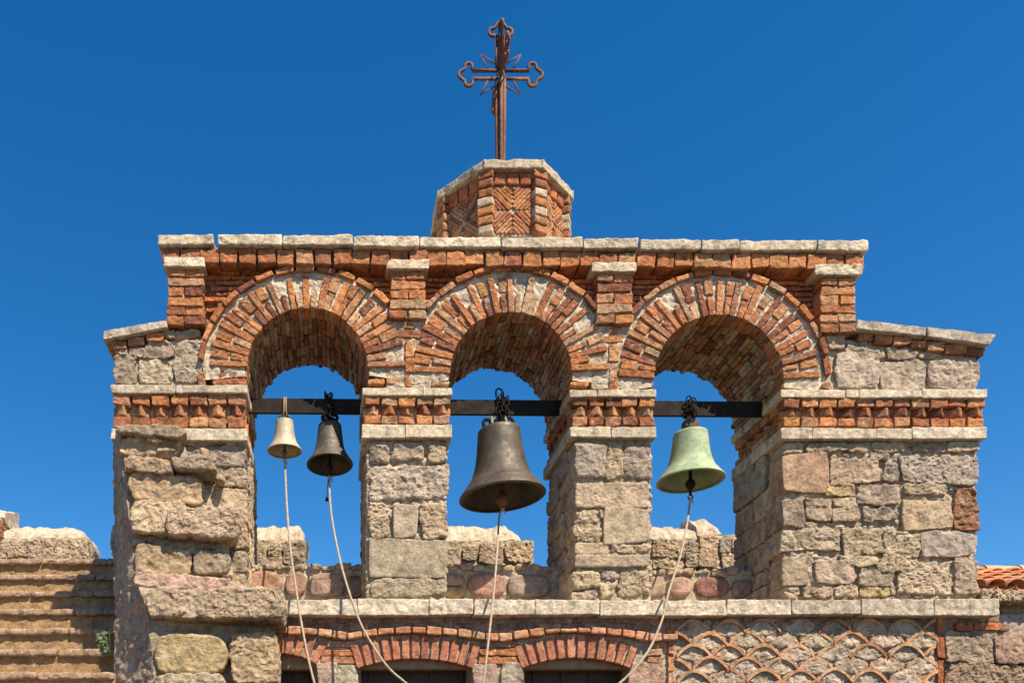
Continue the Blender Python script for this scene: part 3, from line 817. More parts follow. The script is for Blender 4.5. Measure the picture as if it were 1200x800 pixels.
def bell(name_label, px, py_lip, py_top, wlip, wtop, mat, y, tilt, inner, crown, fwd=0.):
    s = S * (DIST + y) / DIST
    R, rt = wlip * s / 2, wtop * s / 2; H = (py_lip - py_top) * s
    c = np.array([X(px, y), y, Z(py_lip, y)])
    o = thing('bell', name_label, 'bell', tuple(c), 'bells hanging in the arches')
    rot = ry(tilt) @ rx(fwd)
    out = [(R * .985, .0), (R, .008 * H), (R * .992, .03 * H), (R * .93, .085 * H), (R * .84, .155 * H), (rt + (R - rt) * .42, .27 * H), (rt + (R - rt) * .25, .40 * H), (rt + (R - rt) * .14, .55 * H), (rt + (R - rt) * .06, .72 * H),
           (rt, .89 * H), (rt * .985, .945 * H), (rt * .93, .985 * H), (rt * .7, 1.01 * H), (rt * .3, 1.02 * H), (.001, 1.022 * H)]
    # round the profile
    P = np.array(out); t = np.linspace(0, len(P) - 1, 70); ii = np.clip(t.astype(int), 0, len(P) - 2); f = t - ii
    def cr_(k):
        p0, p1, p2, p3 = P[np.clip(ii - 1, 0, len(P) - 1), k], P[ii, k], P[ii + 1, k], P[np.clip(ii + 2, 0, len(P) - 1), k]
        return .5 * (2 * p1 + (p2 - p0) * f + (2 * p0 - 5 * p1 + 4 * p2 - p3) * f ** 2 + (3 * p1 - p0 - 3 * p2 + p3) * f ** 3)
    prof_o = list(zip(np.maximum(cr_(0), .001), cr_(1)))
    # mouldings: raised bands near shoulder and lip
    prof_o = [(r_ + (.0035 * math.exp(-((z / H - .80) / .012) ** 2) + .0035 * math.exp(-((z / H - .17) / .015) ** 2)) * (R / .25), z) for r_, z in prof_o]
    th = R * .085
    prof_i = [(max(r_ - th * (1 if z < .9 * H else 1), .001), z + (0.004 if z < .02 else 0) if z < .9 * H else z - th) for r_, z in prof_o]
    M = MB(); lathe(M, prof_o, c, 96, rot, amp=.0012, freq=12)
    lathe(M, [prof_o[0], (prof_i[0][0], prof_o[0][1] + .001)] + prof_i[1:], c, 96, rot, mat=1)
    # the inner surface was wound like the outer one
    bo = M.build('body', [mat, inner], o, origin=c)
    def L(v): return c + rot @ np.asarray(v, float)
    return o, c, R, rt, H, rot, L
INNER = metal_mat('bell_inside', (.05, .04, .03), (.09, .07, .05), .2, .7, 9)
INNERG = metal_mat('green_bell_inside', (.17, .22, .12), (.25, .30, .17), .1, .7, 9)
INNERB = metal_mat('cream_bell_inside', (.33, .26, .15), (.42, .34, .21), .1, .6, 9)

def clapper(o, L, H, R, drop, mat=IRON, hook=False):
    M = MB(); tube(M, [L((0, 0, .85 * H)), L((0, 0, .1 * H)), L((0, 0, -drop * .4))], [R * .05, R * .055, R * .06], 10)
    zc = -drop * .2
    prof = [(.001, zc + R * .17)] + [(R * .15 * math.sin(t), zc + R * .17 * math.cos(t)) for t in np.linspace(.15, math.pi - .15, 10)] + [(.001, zc - R * .17)]
    lathe(M, prof, L((0, 0, 0)), 20)
    tube(M, [L((0, 0, zc)), L((0, 0, -drop))], [R * .06, R * .045], 8)
    cl = M.build('clapper', mat, o)
    M = MB(); rr = .014 if hook else .009
    ring = [L((rr * math.sin(a), 0, -drop - rr * .7 + rr * math.cos(a))) for a in np.linspace(0, 2 * math.pi * (.8 if hook else 1), 18)]
    tube(M, ring, .0045, 6); M.build('ring', mat, cl)
    return L((0, 0, -drop - rr * 1.4))
def link(M, c, r, t, e1, e2, stretch=1.5):
    tube(M, [np.asarray(c) + r * math.cos(a) * np.asarray(e1) + r * stretch * math.sin(a) * np.asarray(e2) for a in np.linspace(0, 2 * math.pi, 15)[:-1]], t, 6, closed=True)
def chain_clump(o, cx, y, ztop, zbot, n, w, r=.014, name='hanging_chain'):
    M = MB()
    for i in range(n):
        a = RNG.uniform(0, 2 * math.pi); t = RNG.uniform(0, math.pi)
        e1 = np.array([math.cos(a), math.sin(a) * .8, .4 * math.sin(t)]); e1 /= np.linalg.norm(e1)
        e2 = np.array([RNG.uniform(-.4, .4), RNG.uniform(-.4, .4), 1]); e2 -= e1 * e1.dot(e2); e2 /= np.linalg.norm(e2)
        yy = y + (-.028 if i % 3 else .028)
        link(M, (cx + RNG.uniform(-w, w), yy + RNG.uniform(-.008, .008), zbot + (ztop - zbot) * (i + .5) / n), r, .0042, e1, e2)
    for s_ in (-1, 1):        # strands over the bar
        for k in (-.5, .5):
            zt_ = ztop
            pts = [(cx + k * w, y + s_ * .02, zbot), (cx + k * w + .004, y + s_ * .021, (zbot + zt_) / 2), (cx + k * w, y + s_ * .018, zt_ - .005), (cx + k * w, y, zt_ + .006)]
            tube(M, pts, .005, 6)
    return M.build(name, IRON, o)
def loops(o, L, H, rt, mat, n=4, hh=.07, tk=.011, spread=.55):
    M = MB()
    for i in range(n):
        a = math.pi / 4 + 2 * math.pi * i / n if n == 4 else math.pi * i
        d = np.array([math.cos(a), math.sin(a), 0])
        pts = [L(d * rt * spread + np.array([0, 0, .985 * H])), L(d * rt * (spread + .12) + np.array([0, 0, 1.0 * H + hh * .55])), L(d * rt * (spread - .12) + np.array([0, 0, H + hh])), L(d * rt * .1 + np.array([0, 0, H + hh * .95]))]
        tube(M, pts, [tk, tk * 1.1, tk, tk], 8)
    rbox(M, L((0, 0, H + hh * .4)), (tk * 1.5, tk * 1.5, hh * .55), r=.004, amp=.001, res=.012)
    return M.build('crown', mat, o)

ends = []
# cream bell
o, c, R, rt, H, rot, L = bell('small cream-coloured bell on the left in the left arch', 333.5, 529, 493, 41, 21, BRASS, BY + .0, 0., INNERB, None)
loops(o, L, H, rt, DARKBRONZE, 2, .045, .008, .4)
M = MB(); s_ = np.array([c[0] + .004, BY, 0])
for k in (-.012, .010): tube(M, [s_ + (k, -.016, L((0, 0, H + .02))[2]), s_ + (k * .6, -.019, Z(482, BY)), s_ + (k * .5, -.017, Z(468, BY)), s_ + (k * .4, 0, Z(465, BY)), s_ + (k * .5, .017, Z(468, BY)), s_ + (k, .016, L((0, 0, H + .02))[2])], .0055, 7)
M.build('hanging_strap', WOOD, o)
ends.append(clapper(o, L, H, R, .035, DARKBRONZE))
# dark bell
o, c, R, rt, H, rot, L = bell('dark bronze bell beside the cream bell in the left arch', 386.5, 545, 496, 54.5, 28, DARKBRONZE, BY + .045, 0., INNER, None, math.radians(-5))
loops(o, L, H, rt, IRON, 4, .05, .010, .75)
chain_clump(o, L((0, 0, H))[0] - .005, BY, Z(463, BY), L((0, 0, H))[2], 16, .022)
ends.append(clapper(o, L, H, R, .055, IRON, True))
cord_at = ends[-1]
M = MB(); p0 = np.array(cord_at)
tube(M, [p0 + (-.008, 0, 0), p0 + (-.014, -.004, -.05), p0 + (-.018, -.004, -.125)], .0022, 6); lathe(M, [(.001, 0), (.005, -.004), (.012, -.026), (.010, -.030), (.001, -.031)], p0 + (-.018, -.004, -.12), 12)
M.build('pull_tassel', IRON, o)
# large bell
o, c, R, rt, H, rot, L = bell('largest bell, brown bronze, hanging alone in the middle arch', 588.5, 583, 503, 100, 50, BRONZE, BY, math.radians(-3), INNER, None)
M = MB()
for k in (-.045, .040):
    tube(M, [L((k, -.035, H)), L((k * 1.02, -.038, H + .03)), L((k * .95, -.02, H + .066)), L((k * .8, .0, H + .07))], [.012, .010, .0105, .009], 8)
    tube(M, [L((k, .035, H)), L((k * 1.02, .038, H + .03)), L((k * .95, .02, H + .066)), L((k * .8, .0, H + .07))], [.012, .010, .0105, .009], 8)
rbox(M, L((0, 0, H + .062)), (.05, .012, .014), r=.005, amp=.002, res=.012)
M.build('crown', metal_mat('greened_bronze', (.10, .115, .08), (.19, .20, .14), .2, .65, 20), o)
for k in (-1, 1):
    M = MB()
    tube(M, [L((k * .075, 0, H * .985)), L((k * .088, 0, H + .02)), L((k * .092, 0, H + .048)), L((k * .078, 0, H + .066)), L((k * .055, 0, H + .062))], [.012, .012, .011, .012, .011], 8)
    M.build('crown_loop', IRON, o)
chain_clump(o, X(587, BY), BY, Z(466, BY), L((0, 0, H + .03))[2], 30, .034, .016)
M = MB(); hk = [np.array([X(583, BY), BY - .02, Z(478, BY)]) + np.array([.0, 0, 0]), np.array([X(580.5, BY), BY - .02, Z(465, BY)])] + [np.array([X(584 + 3.6 * math.cos(a), BY), BY - .02, Z(461 - 4 * math.sin(a), BY)]) for a in np.linspace(math.pi, -.6, 10)]
tube(M, hk, .0055, 7); M.build('hook', IRON, o)
ends.append(clapper(o, L, H, R, .055, RUST))
# green bell
o, c, R, rt, H, rot, L = bell('pale green patinated bell hanging in the right arch', 809, 564, 507, 75.5, 39, PATINA, BY, 0., INNERG, None)
M = MB(); k = L((0, 0, H + .03))
rbox(M, k, (.044, .028, .040), r=.004, amp=.001, res=.02)
M.build('crown', metal_mat('rusted_headstock', (.05, .035, .025), (.09, .055, .03), .2, .7, 20), o)
chain_clump(o, k[0], BY, Z(470, BY), k[2] + .02, 18, .026)
ends.append(clapper(o, L, H, R, .085, IRON, True))

# ropes
rope_px = [[(334, 545), (336, 590), (340, 640), (347, 690), (356, 745), (369, 802), (392, 870)],
           [(386, 566), (388, 600), (396, 645), (408, 690), (425, 735), (452, 778), (478, 802), (520, 840)],
           [(585, 606), (583, 640), (579, 690), (573, 745), (566, 802), (556, 870)],
           [(808, 592), (804, 620), (796, 655), (784, 692), (775, 728), (757, 766), (726, 800), (670, 840)]]
rl = ['bell rope hanging from the cream bell, furthest left', 'bell rope hanging from the dark bell and swinging to the right', 'bell rope hanging straight from the largest bell', 'bell rope hanging from the green bell and swinging to the left']
for e, pp, lb in zip(ends, rope_px, rl):
    y0 = e[1]; pts = [np.array(e)]
    for i, (a, b) in enumerate(pp):
        t = min(max((b - pp[0][1]) / (702 - pp[0][1]), 0), 1.8)
        yy = y0 + (-.16 - y0) * (t if t < 1 else 1 + (t - 1) * .6)
        pts.append(np.array([X(a, yy), yy, Z(b, yy)]))
    pts = np.array(pts); T = np.linspace(0, len(pts) - 1, 120); ii = np.clip(T.astype(int), 0, len(pts) - 2); f = (T - ii)[:, None]
    g = lambda k: pts[np.clip(k, 0, len(pts) - 1)]
    P = .5 * (2 * g(ii) + (g(ii + 1) - g(ii - 1)) * f + (2 * g(ii - 1) - 5 * g(ii) + 4 * g(ii + 1) - g(ii + 2)) * f ** 2 + (3 * g(ii) - g(ii - 1) - 3 * g(ii + 1) + g(ii + 2)) * f ** 3)
    M = MB(); tube(M, P, .0066 + .0006 * np.sin(np.arange(len(P)) * 1.9), 10)
    kn = np.array(e) + (0, 0, -.006)
    rbox(M, kn, (.011, .010, .014), r=.009, amp=.003, res=.008, resy=.008)
    tube(M, [kn, kn + (.012, -.006, -.012), kn + (.016, -.004, -.03)], [.006, .005, .003], 7)
    tag(M.build('bell_rope', ROPE), lb, 'rope', 'ropes hanging from the bells')

# ================================================================== broken wall stump at the left pier
bw = thing('broken_wall', 'torn rubble wall stump with jutting stones climbing the left pier beside the steps', 'broken wall', (X(220), -.2, 0))
prof_py = [(497, 136, 205, -.03), (510, 139, 210, -.12), (540, 145, 225, -.17), (560, 147, 236, -.18), (590, 149, 250, -.185), (622, 152, 268, -.185), (650, 155, 268, -.18), (680, 158, 272, -.20), (700, 166, 318, -.27), (735, 175, 322, -.27), (800, 180, 322, -.27), (1300, 180, 322, -.27)]
M = MB(); rows = []
zs = np.concatenate([np.arange(500, 830, 3.), np.arange(840, 1300, 30.)])
V = []; nc = 44
for py in zs:
    l_ = np.interp(py, [q[0] for q in prof_py], [q[1] for q in prof_py]); r_ = np.interp(py, [q[0] for q in prof_py], [q[2] for q in prof_py]); f_ = np.interp(py, [q[0] for q in prof_py], [q[3] for q in prof_py])
    cs_ = [(X(133.5), .10), (X(134), .01), (X(l_, f_), f_ + .012), (X(r_, f_ * .45), f_ * .45 + .012), (X(r_ + 1, 0), .10)]
    seg = [4, 18, 18, 4]; ring = []
    for (a, b, n_) in zip(cs_[:-1], cs_[1:], seg):
        for t in range(n_): ring.append((a[0] + (b[0] - a[0]) * t / n_, a[1] + (b[1] - a[1]) * t / n_, Z(py, f_ * .5)))
    V += ring
V = np.array(V); dn = .020 * fbm(V * 9, 4) + .008 * ridge(V * 18, 3)
V[:, 1] -= dn * .8; V[:, 0] -= dn * .5
F = []
for i in range(len(zs) - 1):
    for j in range(nc): F.append((i * nc + j, i * nc + (j + 1) % nc, (i + 1) * nc + (j + 1) % nc, (i + 1) * nc + j)[::-1])
M.add(V, F, np.array((.33, .255, .18)) * (1 + .25 * fbm(V * 8, 3))[:, None], 2)
M.build('core', MATS, bw)
M = MB()
BL = [(136, 511, 207, 533, -.155, ST[0]), (136, 499, 214, 511, -.195, ST[3]),
      (145, 533, 200, 551, -.225, ST[1]), (199, 535, 252, 549, -.205, ST[3]), (149, 556, 234, 588, -.180, ST[2]), (148, 586, 215, 622, -.222, (.47, .375, .28)), (194, 594, 281, 630, -.208, (.45, .36, .275)),
      (154, 640, 222, 677, -.180, ST[0]), (221, 646, 268, 674, -.155, ST[3]), (152, 674, 272, 692, -.205, (.44, .32, .27)),
      (172, 691, 246, 722, -.315, (.45, .36, .27)), (243, 689, 333, 724, -.325, (.44, .345, .26)), (180, 741, 266, 790, -.285, YEL), (267, 738, 327, 800, -.265, ST[0]), (178, 788, 265, 830, -.28, (.46, .38, .28)), (267, 802, 327, 860, -.27, ST[1])]
YAW = 0.17
YA = [(math.cos(YAW), math.sin(YAW), 0), (-math.sin(YAW), math.cos(YAW), 0), (0, 0, 1)]
for (a, b, c_, d, yf, col) in BL:
    rnd = col == YEL
    stone(M, a, b, c_, d, yf, abs(yf) * .7 + .06, col, rough=1.0 if not rnd else .5, r=.010 if not rnd else .02, jit=3.5 if not rnd else 2, res=.0080, resy=.011, rfreq=RNG.uniform(14, 28), sq=.2 if not rnd else .35, axes=None if yf < -.24 else YA, pivot=True)
for k in range(46):
    a = RNG.uniform(150, 268); b = RNG.uniform(508, 690); w = RNG.uniform(8, 24); h_ = RNG.uniform(5, 11)
    stone(M, a, b, a + w, b + h_, -.178 + .09 * (a - 150) / 120 + RNG.uniform(-.012, .02), .08, rough=1.1, r=.010, axes=YA)
yy = 832
while yy < 1290:
    h_ = RNG.uniform(30, 55)
    for a, c_ in ((180, 250), (252, 326)): stone(M, a, yy, c_, yy + h_ - 3, -.28, .3, res=.02)
    yy += h_
M.build('jutting_stones', MATS, bw)

M = MB()
rbox(M, (-1.15, .97, 2.2), (.27, .345, 2.2), r=.02, amp=.02, freq=9, res=.05, resy=.05, col=ST[0])  # unseen block added behind the pier to widen the shadow on the steps
M.build('added_shade_wall', MATS, bw)

# ================================================================== lower facade under the ledge
fac = thing('church_facade', 'lower front wall with shallow brick window arches and fish-scale tile panel under the ledge', 'facade', (X(740), .1, 0))
M = MB()
es = [322, 334, 419, 503, 555, 628, 703, 778, 851.6, 928, 1010, 1094.5, 1171]
for i in range(len(es) - 1):
    slab(M, es[i] + .5, 702 + RNG.uniform(-.8, .8), es[i + 1] - .5, 720 + RNG.uniform(-.8, .8), -.060 + RNG.uniform(-.004, .004), .5, amp=.005, rg=.003, jit=.8, col=jit((.56, .47, .35) if i < 9 else (.44, .36, .27), .06))
M.build('ledge', MATS, fac)
WIN = [(284, 372, 328, 778, 765), (420, 553, 487, 782, 771), (612, 738, 676, 782, 770)]      # px0,px1,crown x, spring py, crown py
# wall body: strips, with window openings
M = MB()
def wall_box(x0, x1, t, b, yf=.02, dep=.5, **k): mortar(M, x0, t, x1, b, yf, dep, amp=.008, res=.016, resy=.06, **k)
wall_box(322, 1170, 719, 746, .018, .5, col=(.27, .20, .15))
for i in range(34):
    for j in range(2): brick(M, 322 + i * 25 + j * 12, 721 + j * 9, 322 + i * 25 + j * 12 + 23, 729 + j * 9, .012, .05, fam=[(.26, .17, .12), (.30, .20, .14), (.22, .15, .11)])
for x0, x1 in ((322, 328), (373, 419), (553, 611), (738, 790)): wall_box(x0, x1, 744, 1300, .02, .5, )
def seg_curve(w, x, off=0):
    x0, x1, cx, sp, cr_ = w; h = (x1 - x0) / 2; sag = sp - cr_; Rr = (h * h + sag * sag) / (2 * sag); mx = (x0 + x1) / 2
    return cr_ - off + Rr - math.sqrt(max(Rr * Rr - (x - mx) ** 2, 1))
for w in WIN:
    xs = np.linspace(w[0] - 4, w[1] + 4, 40); V = []
    for yy in (.016, .5):
        for x in xs: V += [(X(x), yy, Z(742)), (X(x), yy, Z(752)), (X(x), yy, Z(762)), (X(x), yy, Z(seg_curve(w, min(max(x, w[0]), w[1])) - 1.5))]
    V = np.array(V); k = 160; V[:k, 1] += .006 * fbm(V[:k] * 25, 3); F = []
    for i in range(39):
        for j in range(3): F.append((i * 4 + j, i * 4 + j + 1, i * 4 + j + 5, i * 4 + j + 4)); F.append((k + i * 4 + j, k + i * 4 + j + 4, k + i * 4 + j + 5, k + i * 4 + j + 1))
        F.append((i * 4 + 3, k + i * 4 + 3, k + i * 4 + 7, i * 4 + 7))
    M.add(V, F, MO, 2)
# stone blocks of the window piers
for x0, x1 in ((373, 419), (554, 611), (739, 778)):
    yy = 777
    while yy < 1290:
        h_ = RNG.uniform(24, 44); m_ = (x0 + x1) / 2 + RNG.uniform(-6, 6)
        if x1 - x0 > 42: stone(M, x0, yy, m_ - 1, yy + h_ - 2, 0, .14, jit((.42, .32, .26)), rough=.6); stone(M, m_ + 1, yy, x1, yy + h_ - 2, 0, .14, jit((.40, .345, .28)), rough=.6)
        else: stone(M, x0, yy, x1, yy + h_ - 2, 0, .14, jit((.45, .30, .235)), rough=.5)
        yy += h_
    b0 = 751; 
    if x0 == 739: x0 = 759
    elif x0 == 373: x0 += 3
    else: x0 += 8; x1 -= 5
    for i in range(3): brick(M, x0 + (i == 0) * 3, b0 + i * 9, x1 - (i == 0) * 2, b0 + i * 9 + 7.5, 0, .1)
brick(M, 783, 738, 791, 748, 0, .1); brick(M, 784, 749, 791, 765, .0, .1); brick(M, 783, 768, 790, 785, 0, .1); brick(M, 783, 788, 790, 806, 0, .1)
M.build('wall', MATS, fac)
for w in WIN:
    x0, x1, cx, sp, cr_ = w
    wn = None
    M = MB()                                                # frame
    for a, b, c_, d in ((x0 - 4, 766, x1 + 4, 783), (x0 - 4, 783, x0 + 3, 1110), (x1 - 5, 783, x1 + 4, 1110), (x0 - 4, 1104, x1 + 4, 1118)):
        prect(M, a, b, c_, d, .06 if d != 783 else .055, .08, r=.003, amp=.001, res=.03, col=(.3, .2, .1))
    wn = M.build('window', [WOOD], fac)
    M = MB(); prect(M, x0 + 2, 781, x1 - 4, 1106, .16, .04, r=.003, amp=.001, res=.05)
    for xx in np.linspace(x0 + 12, x1 - 14, 4): prect(M, xx, 782, xx + 4, 1105, .148, .02, r=.002, amp=.001, res=.05)
    M.build('shutter', [DARKWOOD], wn)
# window arches
for w in WIN:
    M = MB(); x0, x1, cx, sp, cr_ = w; h = (x1 - x0) / 2; mx = (x0 + x1) / 2; sag = sp - cr_; Rr = (h * h + sag * sag) / (2 * sag); oy = cr_ + Rr
    A0 = math.asin((h + 7) / (Rr + 14)); nn = int(round(2 * A0 * (Rr + 12) / 11.8))
    for i in range(nn):
        t = -A0 + 2 * A0 * (i + .5) / nn; k = 1.0 + .5 * 0
        q0, q1 = Rr - .5, Rr + 27 + RNG.uniform(-1.5, 1)
        qc = (q0 + q1) / 2; tt = t
        px_, py_ = mx + qc * math.sin(tt), oy - qc * math.cos(tt)
        if px_ < 322: continue
        lean = tt * 1.0
        A = [(math.cos(lean), 0, -math.sin(lean)), (0, 1, 0), (math.sin(lean), 0, math.cos(lean))]
        rbox(M, (X(px_), .045 + RNG.uniform(-.004, .004), Z(py_)), (8.6 * S / 2, .05, (q1 - q0) * S / 2), r=.006, amp=.004, freq=26, rg=.001, res=.013, resy=.03, col=jit([(.40, .155, .085), (.37, .14, .08), (.43, .18, .10)][i % 3], .12), mat=1, axes=A, cvar=.16)
    M.build('window_arch', MATS, fac)
# wavy brick course above the window arches
M = MB()
def wave(px):
    v = 747.
    for w in WIN:
        mx = (w[0] + w[1]) / 2; h = 95
        d = abs(px - mx)
        if d < h: v = min(v, 739 + 9.0 * (d / h) ** 2 * 1.15)
    return v
px = 318
while px < 776:
    wd = RNG.uniform(15, 20); m_ = px + wd / 2
    sl = (wave(m_ + 5) - wave(m_ - 5)) / 10; a = math.atan(sl)
    A = [(math.cos(a), 0, -math.sin(a)), (0, 1, 0), (math.sin(a), 0, math.cos(a))]
    bh = RNG.uniform(3.4, 5.) if 640 > m_ or m_ > 700 else RNG.uniform(2.2, 3.8)
    rbox(M, (X(m_), .022, Z(wave(m_))), ((wd - 1.2) * S / 2, .055, bh * S), r=.009, amp=.006, freq=24, res=.013, resy=.03, col=pick([(.47, .24, .125), (.50, .27, .15), (.44, .19, .095)], .14), mat=1, axes=A, cvar=.2)
    px += wd
M.build('wavy_brick_course', MATS, fac)
# fish-scale tile panel
M = MB()
mortar(M, 789, 719, 1100, 1300, .020, .45, amp=.012, res=.016, resy=.08, col=(.36, .29, .22))
pw, ph = 41.5, 14.6
for rw in range(0, 14):
    for i in range(-1, 9):
        cxp = 812 + i * pw + (pw / 2 if rw % 2 else 0) + RNG.uniform(-1.5, 1.5); yb = 738 + rw * ph + RNG.uniform(-1, 1)
        pts = []
        for t in np.linspace(-1, 1, 13):
            x = cxp + t * pw * .49; z = yb - 14 * (1 - abs(t) ** 1.8)
            pts.append((x, z))
        pts = [p for p in pts if 788 < p[0] < 1099]
        if len(pts) < 4: continue
        th = RNG.uniform(3.2, 4.6); dy = RNG.uniform(-.012, .004); V = []
        for (x, z) in pts:
            V += [(X(x), dy, Z(z)), (X(x), dy, Z(z + th)), (X(x), .07, Z(z + th)), (X(x), .07, Z(z))]
        V = np.array(V); V += .0025 * np.stack([fbm(V * 30 + 3, 2), fbm(V * 30 + 9, 2), fbm(V * 30 + 5, 2)], 1)
        n = len(pts); F = [(a * 4 + b, a * 4 + (b + 1) % 4, a * 4 + 4 + (b + 1) % 4, a * 4 + 4 + b) for a in range(n - 1) for b in range(4)] + [(3, 2, 1, 0), ((n - 1) * 4, (n - 1) * 4 + 1, (n - 1) * 4 + 2, (n - 1) * 4 + 3)]
        M.add(V, F, pick([(.50, .27, .145), (.46, .23, .12), (.51, .31, .18), (.40, .19, .10)], .14), 1)
        # rubble and mortar plug under each tile
        if 806 < cxp < 1086:
            rbox(M, (X(cxp), .034 + RNG.uniform(-.006, .006), Z(yb - 3.0)), (pw * .47 * S, .03, 9.6 * S), r=.010, amp=.011, freq=20, rg=.007, rfreq=26, res=.0095, resy=.03, sq=.9, wob=.008, col=jit((.41, .325, .235), .14), mat=0, cvar=.25)
tp = M.build('scale_tile_panel', MATS, fac)
# right end: brown stone quoins
M = MB()
mortar(M, 1100, 719, 1240, 1300, .045, .45, amp=.01, res=.02, resy=.08, col=(.36, .28, .22))
BS = [(.34, .235, .18), (.37, .265, .20), (.31, .21, .165), (.36, .28, .22)]
for (a, b, c_, d) in ((1120, 729, 1140, 738), (1142, 730, 1174, 738.5), (1099, 722, 1107, 742), (1098, 746, 1107, 770), (1099, 774, 1106, 800)): brick(M, a, b, c_, d, 0, .1, fam=BRD)
for (a, b, c_, d, yf, col) in ((1110, 741, 1166, 776, 0, BS[3]), (1168, 741, 1240, 777, -.01, BS[0]), (1108, 779, 1240, 815, 0, BS[1]), (1166, 722, 1240, 739, .06, BS[2]), (1172, 704, 1240, 722, .07, BS[2]), (1112, 723, 1165, 729, .03, ST[2]), (1108, 818, 1170, 850, 0, BS[0]), (1172, 818, 1240, 850, 0, BS[3]),
                               (1150, 690, 1172, 702, 0., MO), (1168, 692, 1240, 704, -.03, MO)):
    stone(M, a, b, c_, d, yf, .2, col, rough=1.3)
yy = 852
while yy < 1290:
    h_ = RNG.uniform(30, 45); stone(M, 1108, yy, 1170, yy + h_ - 2, 0, .2, BS[0], res=.025); stone(M, 1172, yy, 1240, yy + h_ - 2, 0, .2, BS[1], res=.025); yy += h_
tag(M.build('corner_masonry', MATS, fac), 'rough brown stone corner of the lower wall')

# ================================================================== ruined parapet behind
PY = 2.0
par = thing('ruined_parapet', 'broken pale rubble parapet seen low behind the arches and above the steps', 'parapet', (X(420, PY), PY + .2, 2.9))
M = MB()
rbox(M, (X(430, PY), PY + .22, 3.3), (3.9, .18, .38), r=.02, amp=.02, freq=10, res=.08, resy=.1, col=MO, mat=2)
M.build('base', MATS, par)
def merlon(px0, px1, t, b, split, rects, slope=18, peak=None, colr=None):
    M = MB()
    mortar(M, px0 + 2, split, px1 - 2, b + 12, PY + .02, .35, amp=.015, res=.02)
    for q in rects: stone(M, *q, PY, .12, colr, rough=1.2)
    fill_small(M, rects, (px0, split + 2, px1, b), PY + .005, 200, 3, 6)
    # sloping mortar cap
    nx = 60; V = []
    for j, (yy, pf) in enumerate(((PY + .045, split + 3), (PY + .035, split - 1), (PY + .08, (split + t) / 2 - 4), (PY + .22, t - 9), (PY + .38, t - 14), (PY + .38, split + 6))):
        for i in range(nx):
            u = i / (nx - 1); p = px0 + (px1 - px0) * u
            py = pf
            if peak and j in (2, 3, 4):
                k = max(0, (u - peak) / (1 - peak)) if peak > 0 else 0
                py = pf + k ** 1.5 * (b - t) * .75
            V.append((X(p, PY), yy, Z(py, PY)))
    V = np.array(V); V += .030 * np.stack([fbm(V * 12 + 3, 4), fbm(V * 12 + 9, 4), fbm(V * 12 + 5, 4)], 1)
    F = [(a * nx + i, a * nx + i + 1, ((a + 1) % 6) * nx + i + 1, ((a + 1) % 6) * nx + i) for a in range(6) for i in range(nx - 1)]
    F += [tuple(a * nx for a in range(6)), tuple(a * nx + nx - 1 for a in range(6))[::-1]]
    M.add(V, F, np.array((.47, .385, .285)) * (1 + .3 * fbm(V * 8, 2))[:, None], 3)
    return M.build('merlon', MATS, par)
merlon(-30, 103, 616, 656, 630, [(-28, 632, 6, 654), (8, 634, 30, 652), (32, 632, 62, 656), (64, 631, 100, 656)], peak=.80)
merlon(282, 360, 615, 664, 632, [(284, 633, 312, 664), (314, 636, 330, 650), (332, 633, 358, 662), (313, 652, 331, 664)], peak=.86)
merlon(517, 627, 615, 664, 633, [(518, 634, 540, 662), (542, 640, 560, 656), (562, 634, 590, 660), (592, 633, 625, 660)], peak=.75)
merlon(764, 818, 616, 668, 630, [(765, 633, 804, 653), (765, 655, 784, 666), (803, 634, 818, 664)])
merlon(819, 868, 608, 668, 626, [(820, 628, 842, 664), (844, 630, 856, 646), (846, 648, 866, 666), (858, 628, 868, 646)], peak=.4)
merlon(-60, 3, 597, 656, 606, [(-50, 608, 3, 650)], colr=RED)

# ================================================================== stone steps at the left
st = thing('stone_steps', 'worn sandstone steps with projecting rounded edges climbing beside the left pier', 'steps', (X(0) - .1, -2., 0))
RISE, RUN = .1775, .222; y6, z6 = 1.30, Z(655, 1.30)
SAND = (.34, .215, .105)
for i in range(-9, 7):
    k = 6 - (i + 9) ; 
for n in range(0, 20):
    zt_ = z6 - n * RISE; yr = y6 - n * RUN
    if zt_ < .1: break
    M = MB(); vis = n < 9
    x0, x1 = -3.6, X(136)
    rs_ = .016 if vis else .06
    # riser
    rbox(M, ((x0 + x1) / 2, yr + .137, zt_ - RISE / 2 - .02), ((x1 - x0) / 2, .13, RISE / 2 + .02), r=.006, amp=.005, freq=22, rg=.001, res=rs_, resy=.1, col=jit(SAND, .05), mat=0, cvar=.12)
    # projecting tread edge, in two or three lengths
    ed = [x0, RNG.uniform(-2.6, -2.2), RNG.uniform(-1.9, -1.6), x1] if n % 2 else [x0, RNG.uniform(-2.95, -2.7), RNG.uniform(-2.25, -2.0), RNG.uniform(-1.75, -1.55), x1]
    for a, b in zip(ed[:-1], ed[1:]):
        rbox(M, ((a + b) / 2, yr + .125 + RNG.uniform(-.008, .006), zt_ - .021), ((b - a) / 2 - .002, .15, .021), r=.014, amp=.012, freq=11, rg=.005, rfreq=22, res=rs_, resy=.03, col=jit((.33, .225, .15), .10), mat=3, cvar=.12)
    M.build('step', MATS, st)
M = MB(); rbox(M, (-2.44, y6 + .42, z6 - .045), (1.2, .3, .04), r=.01, amp=.008, freq=10, res=.05, col=SAND); 
rbox(M, (-2.44, y6 + .30, z6 + .018), (1.16, .12, .035), r=.012, amp=.010, freq=8, res=.02, col=(.47, .31, .20))
M.build('landing', MATS, st)

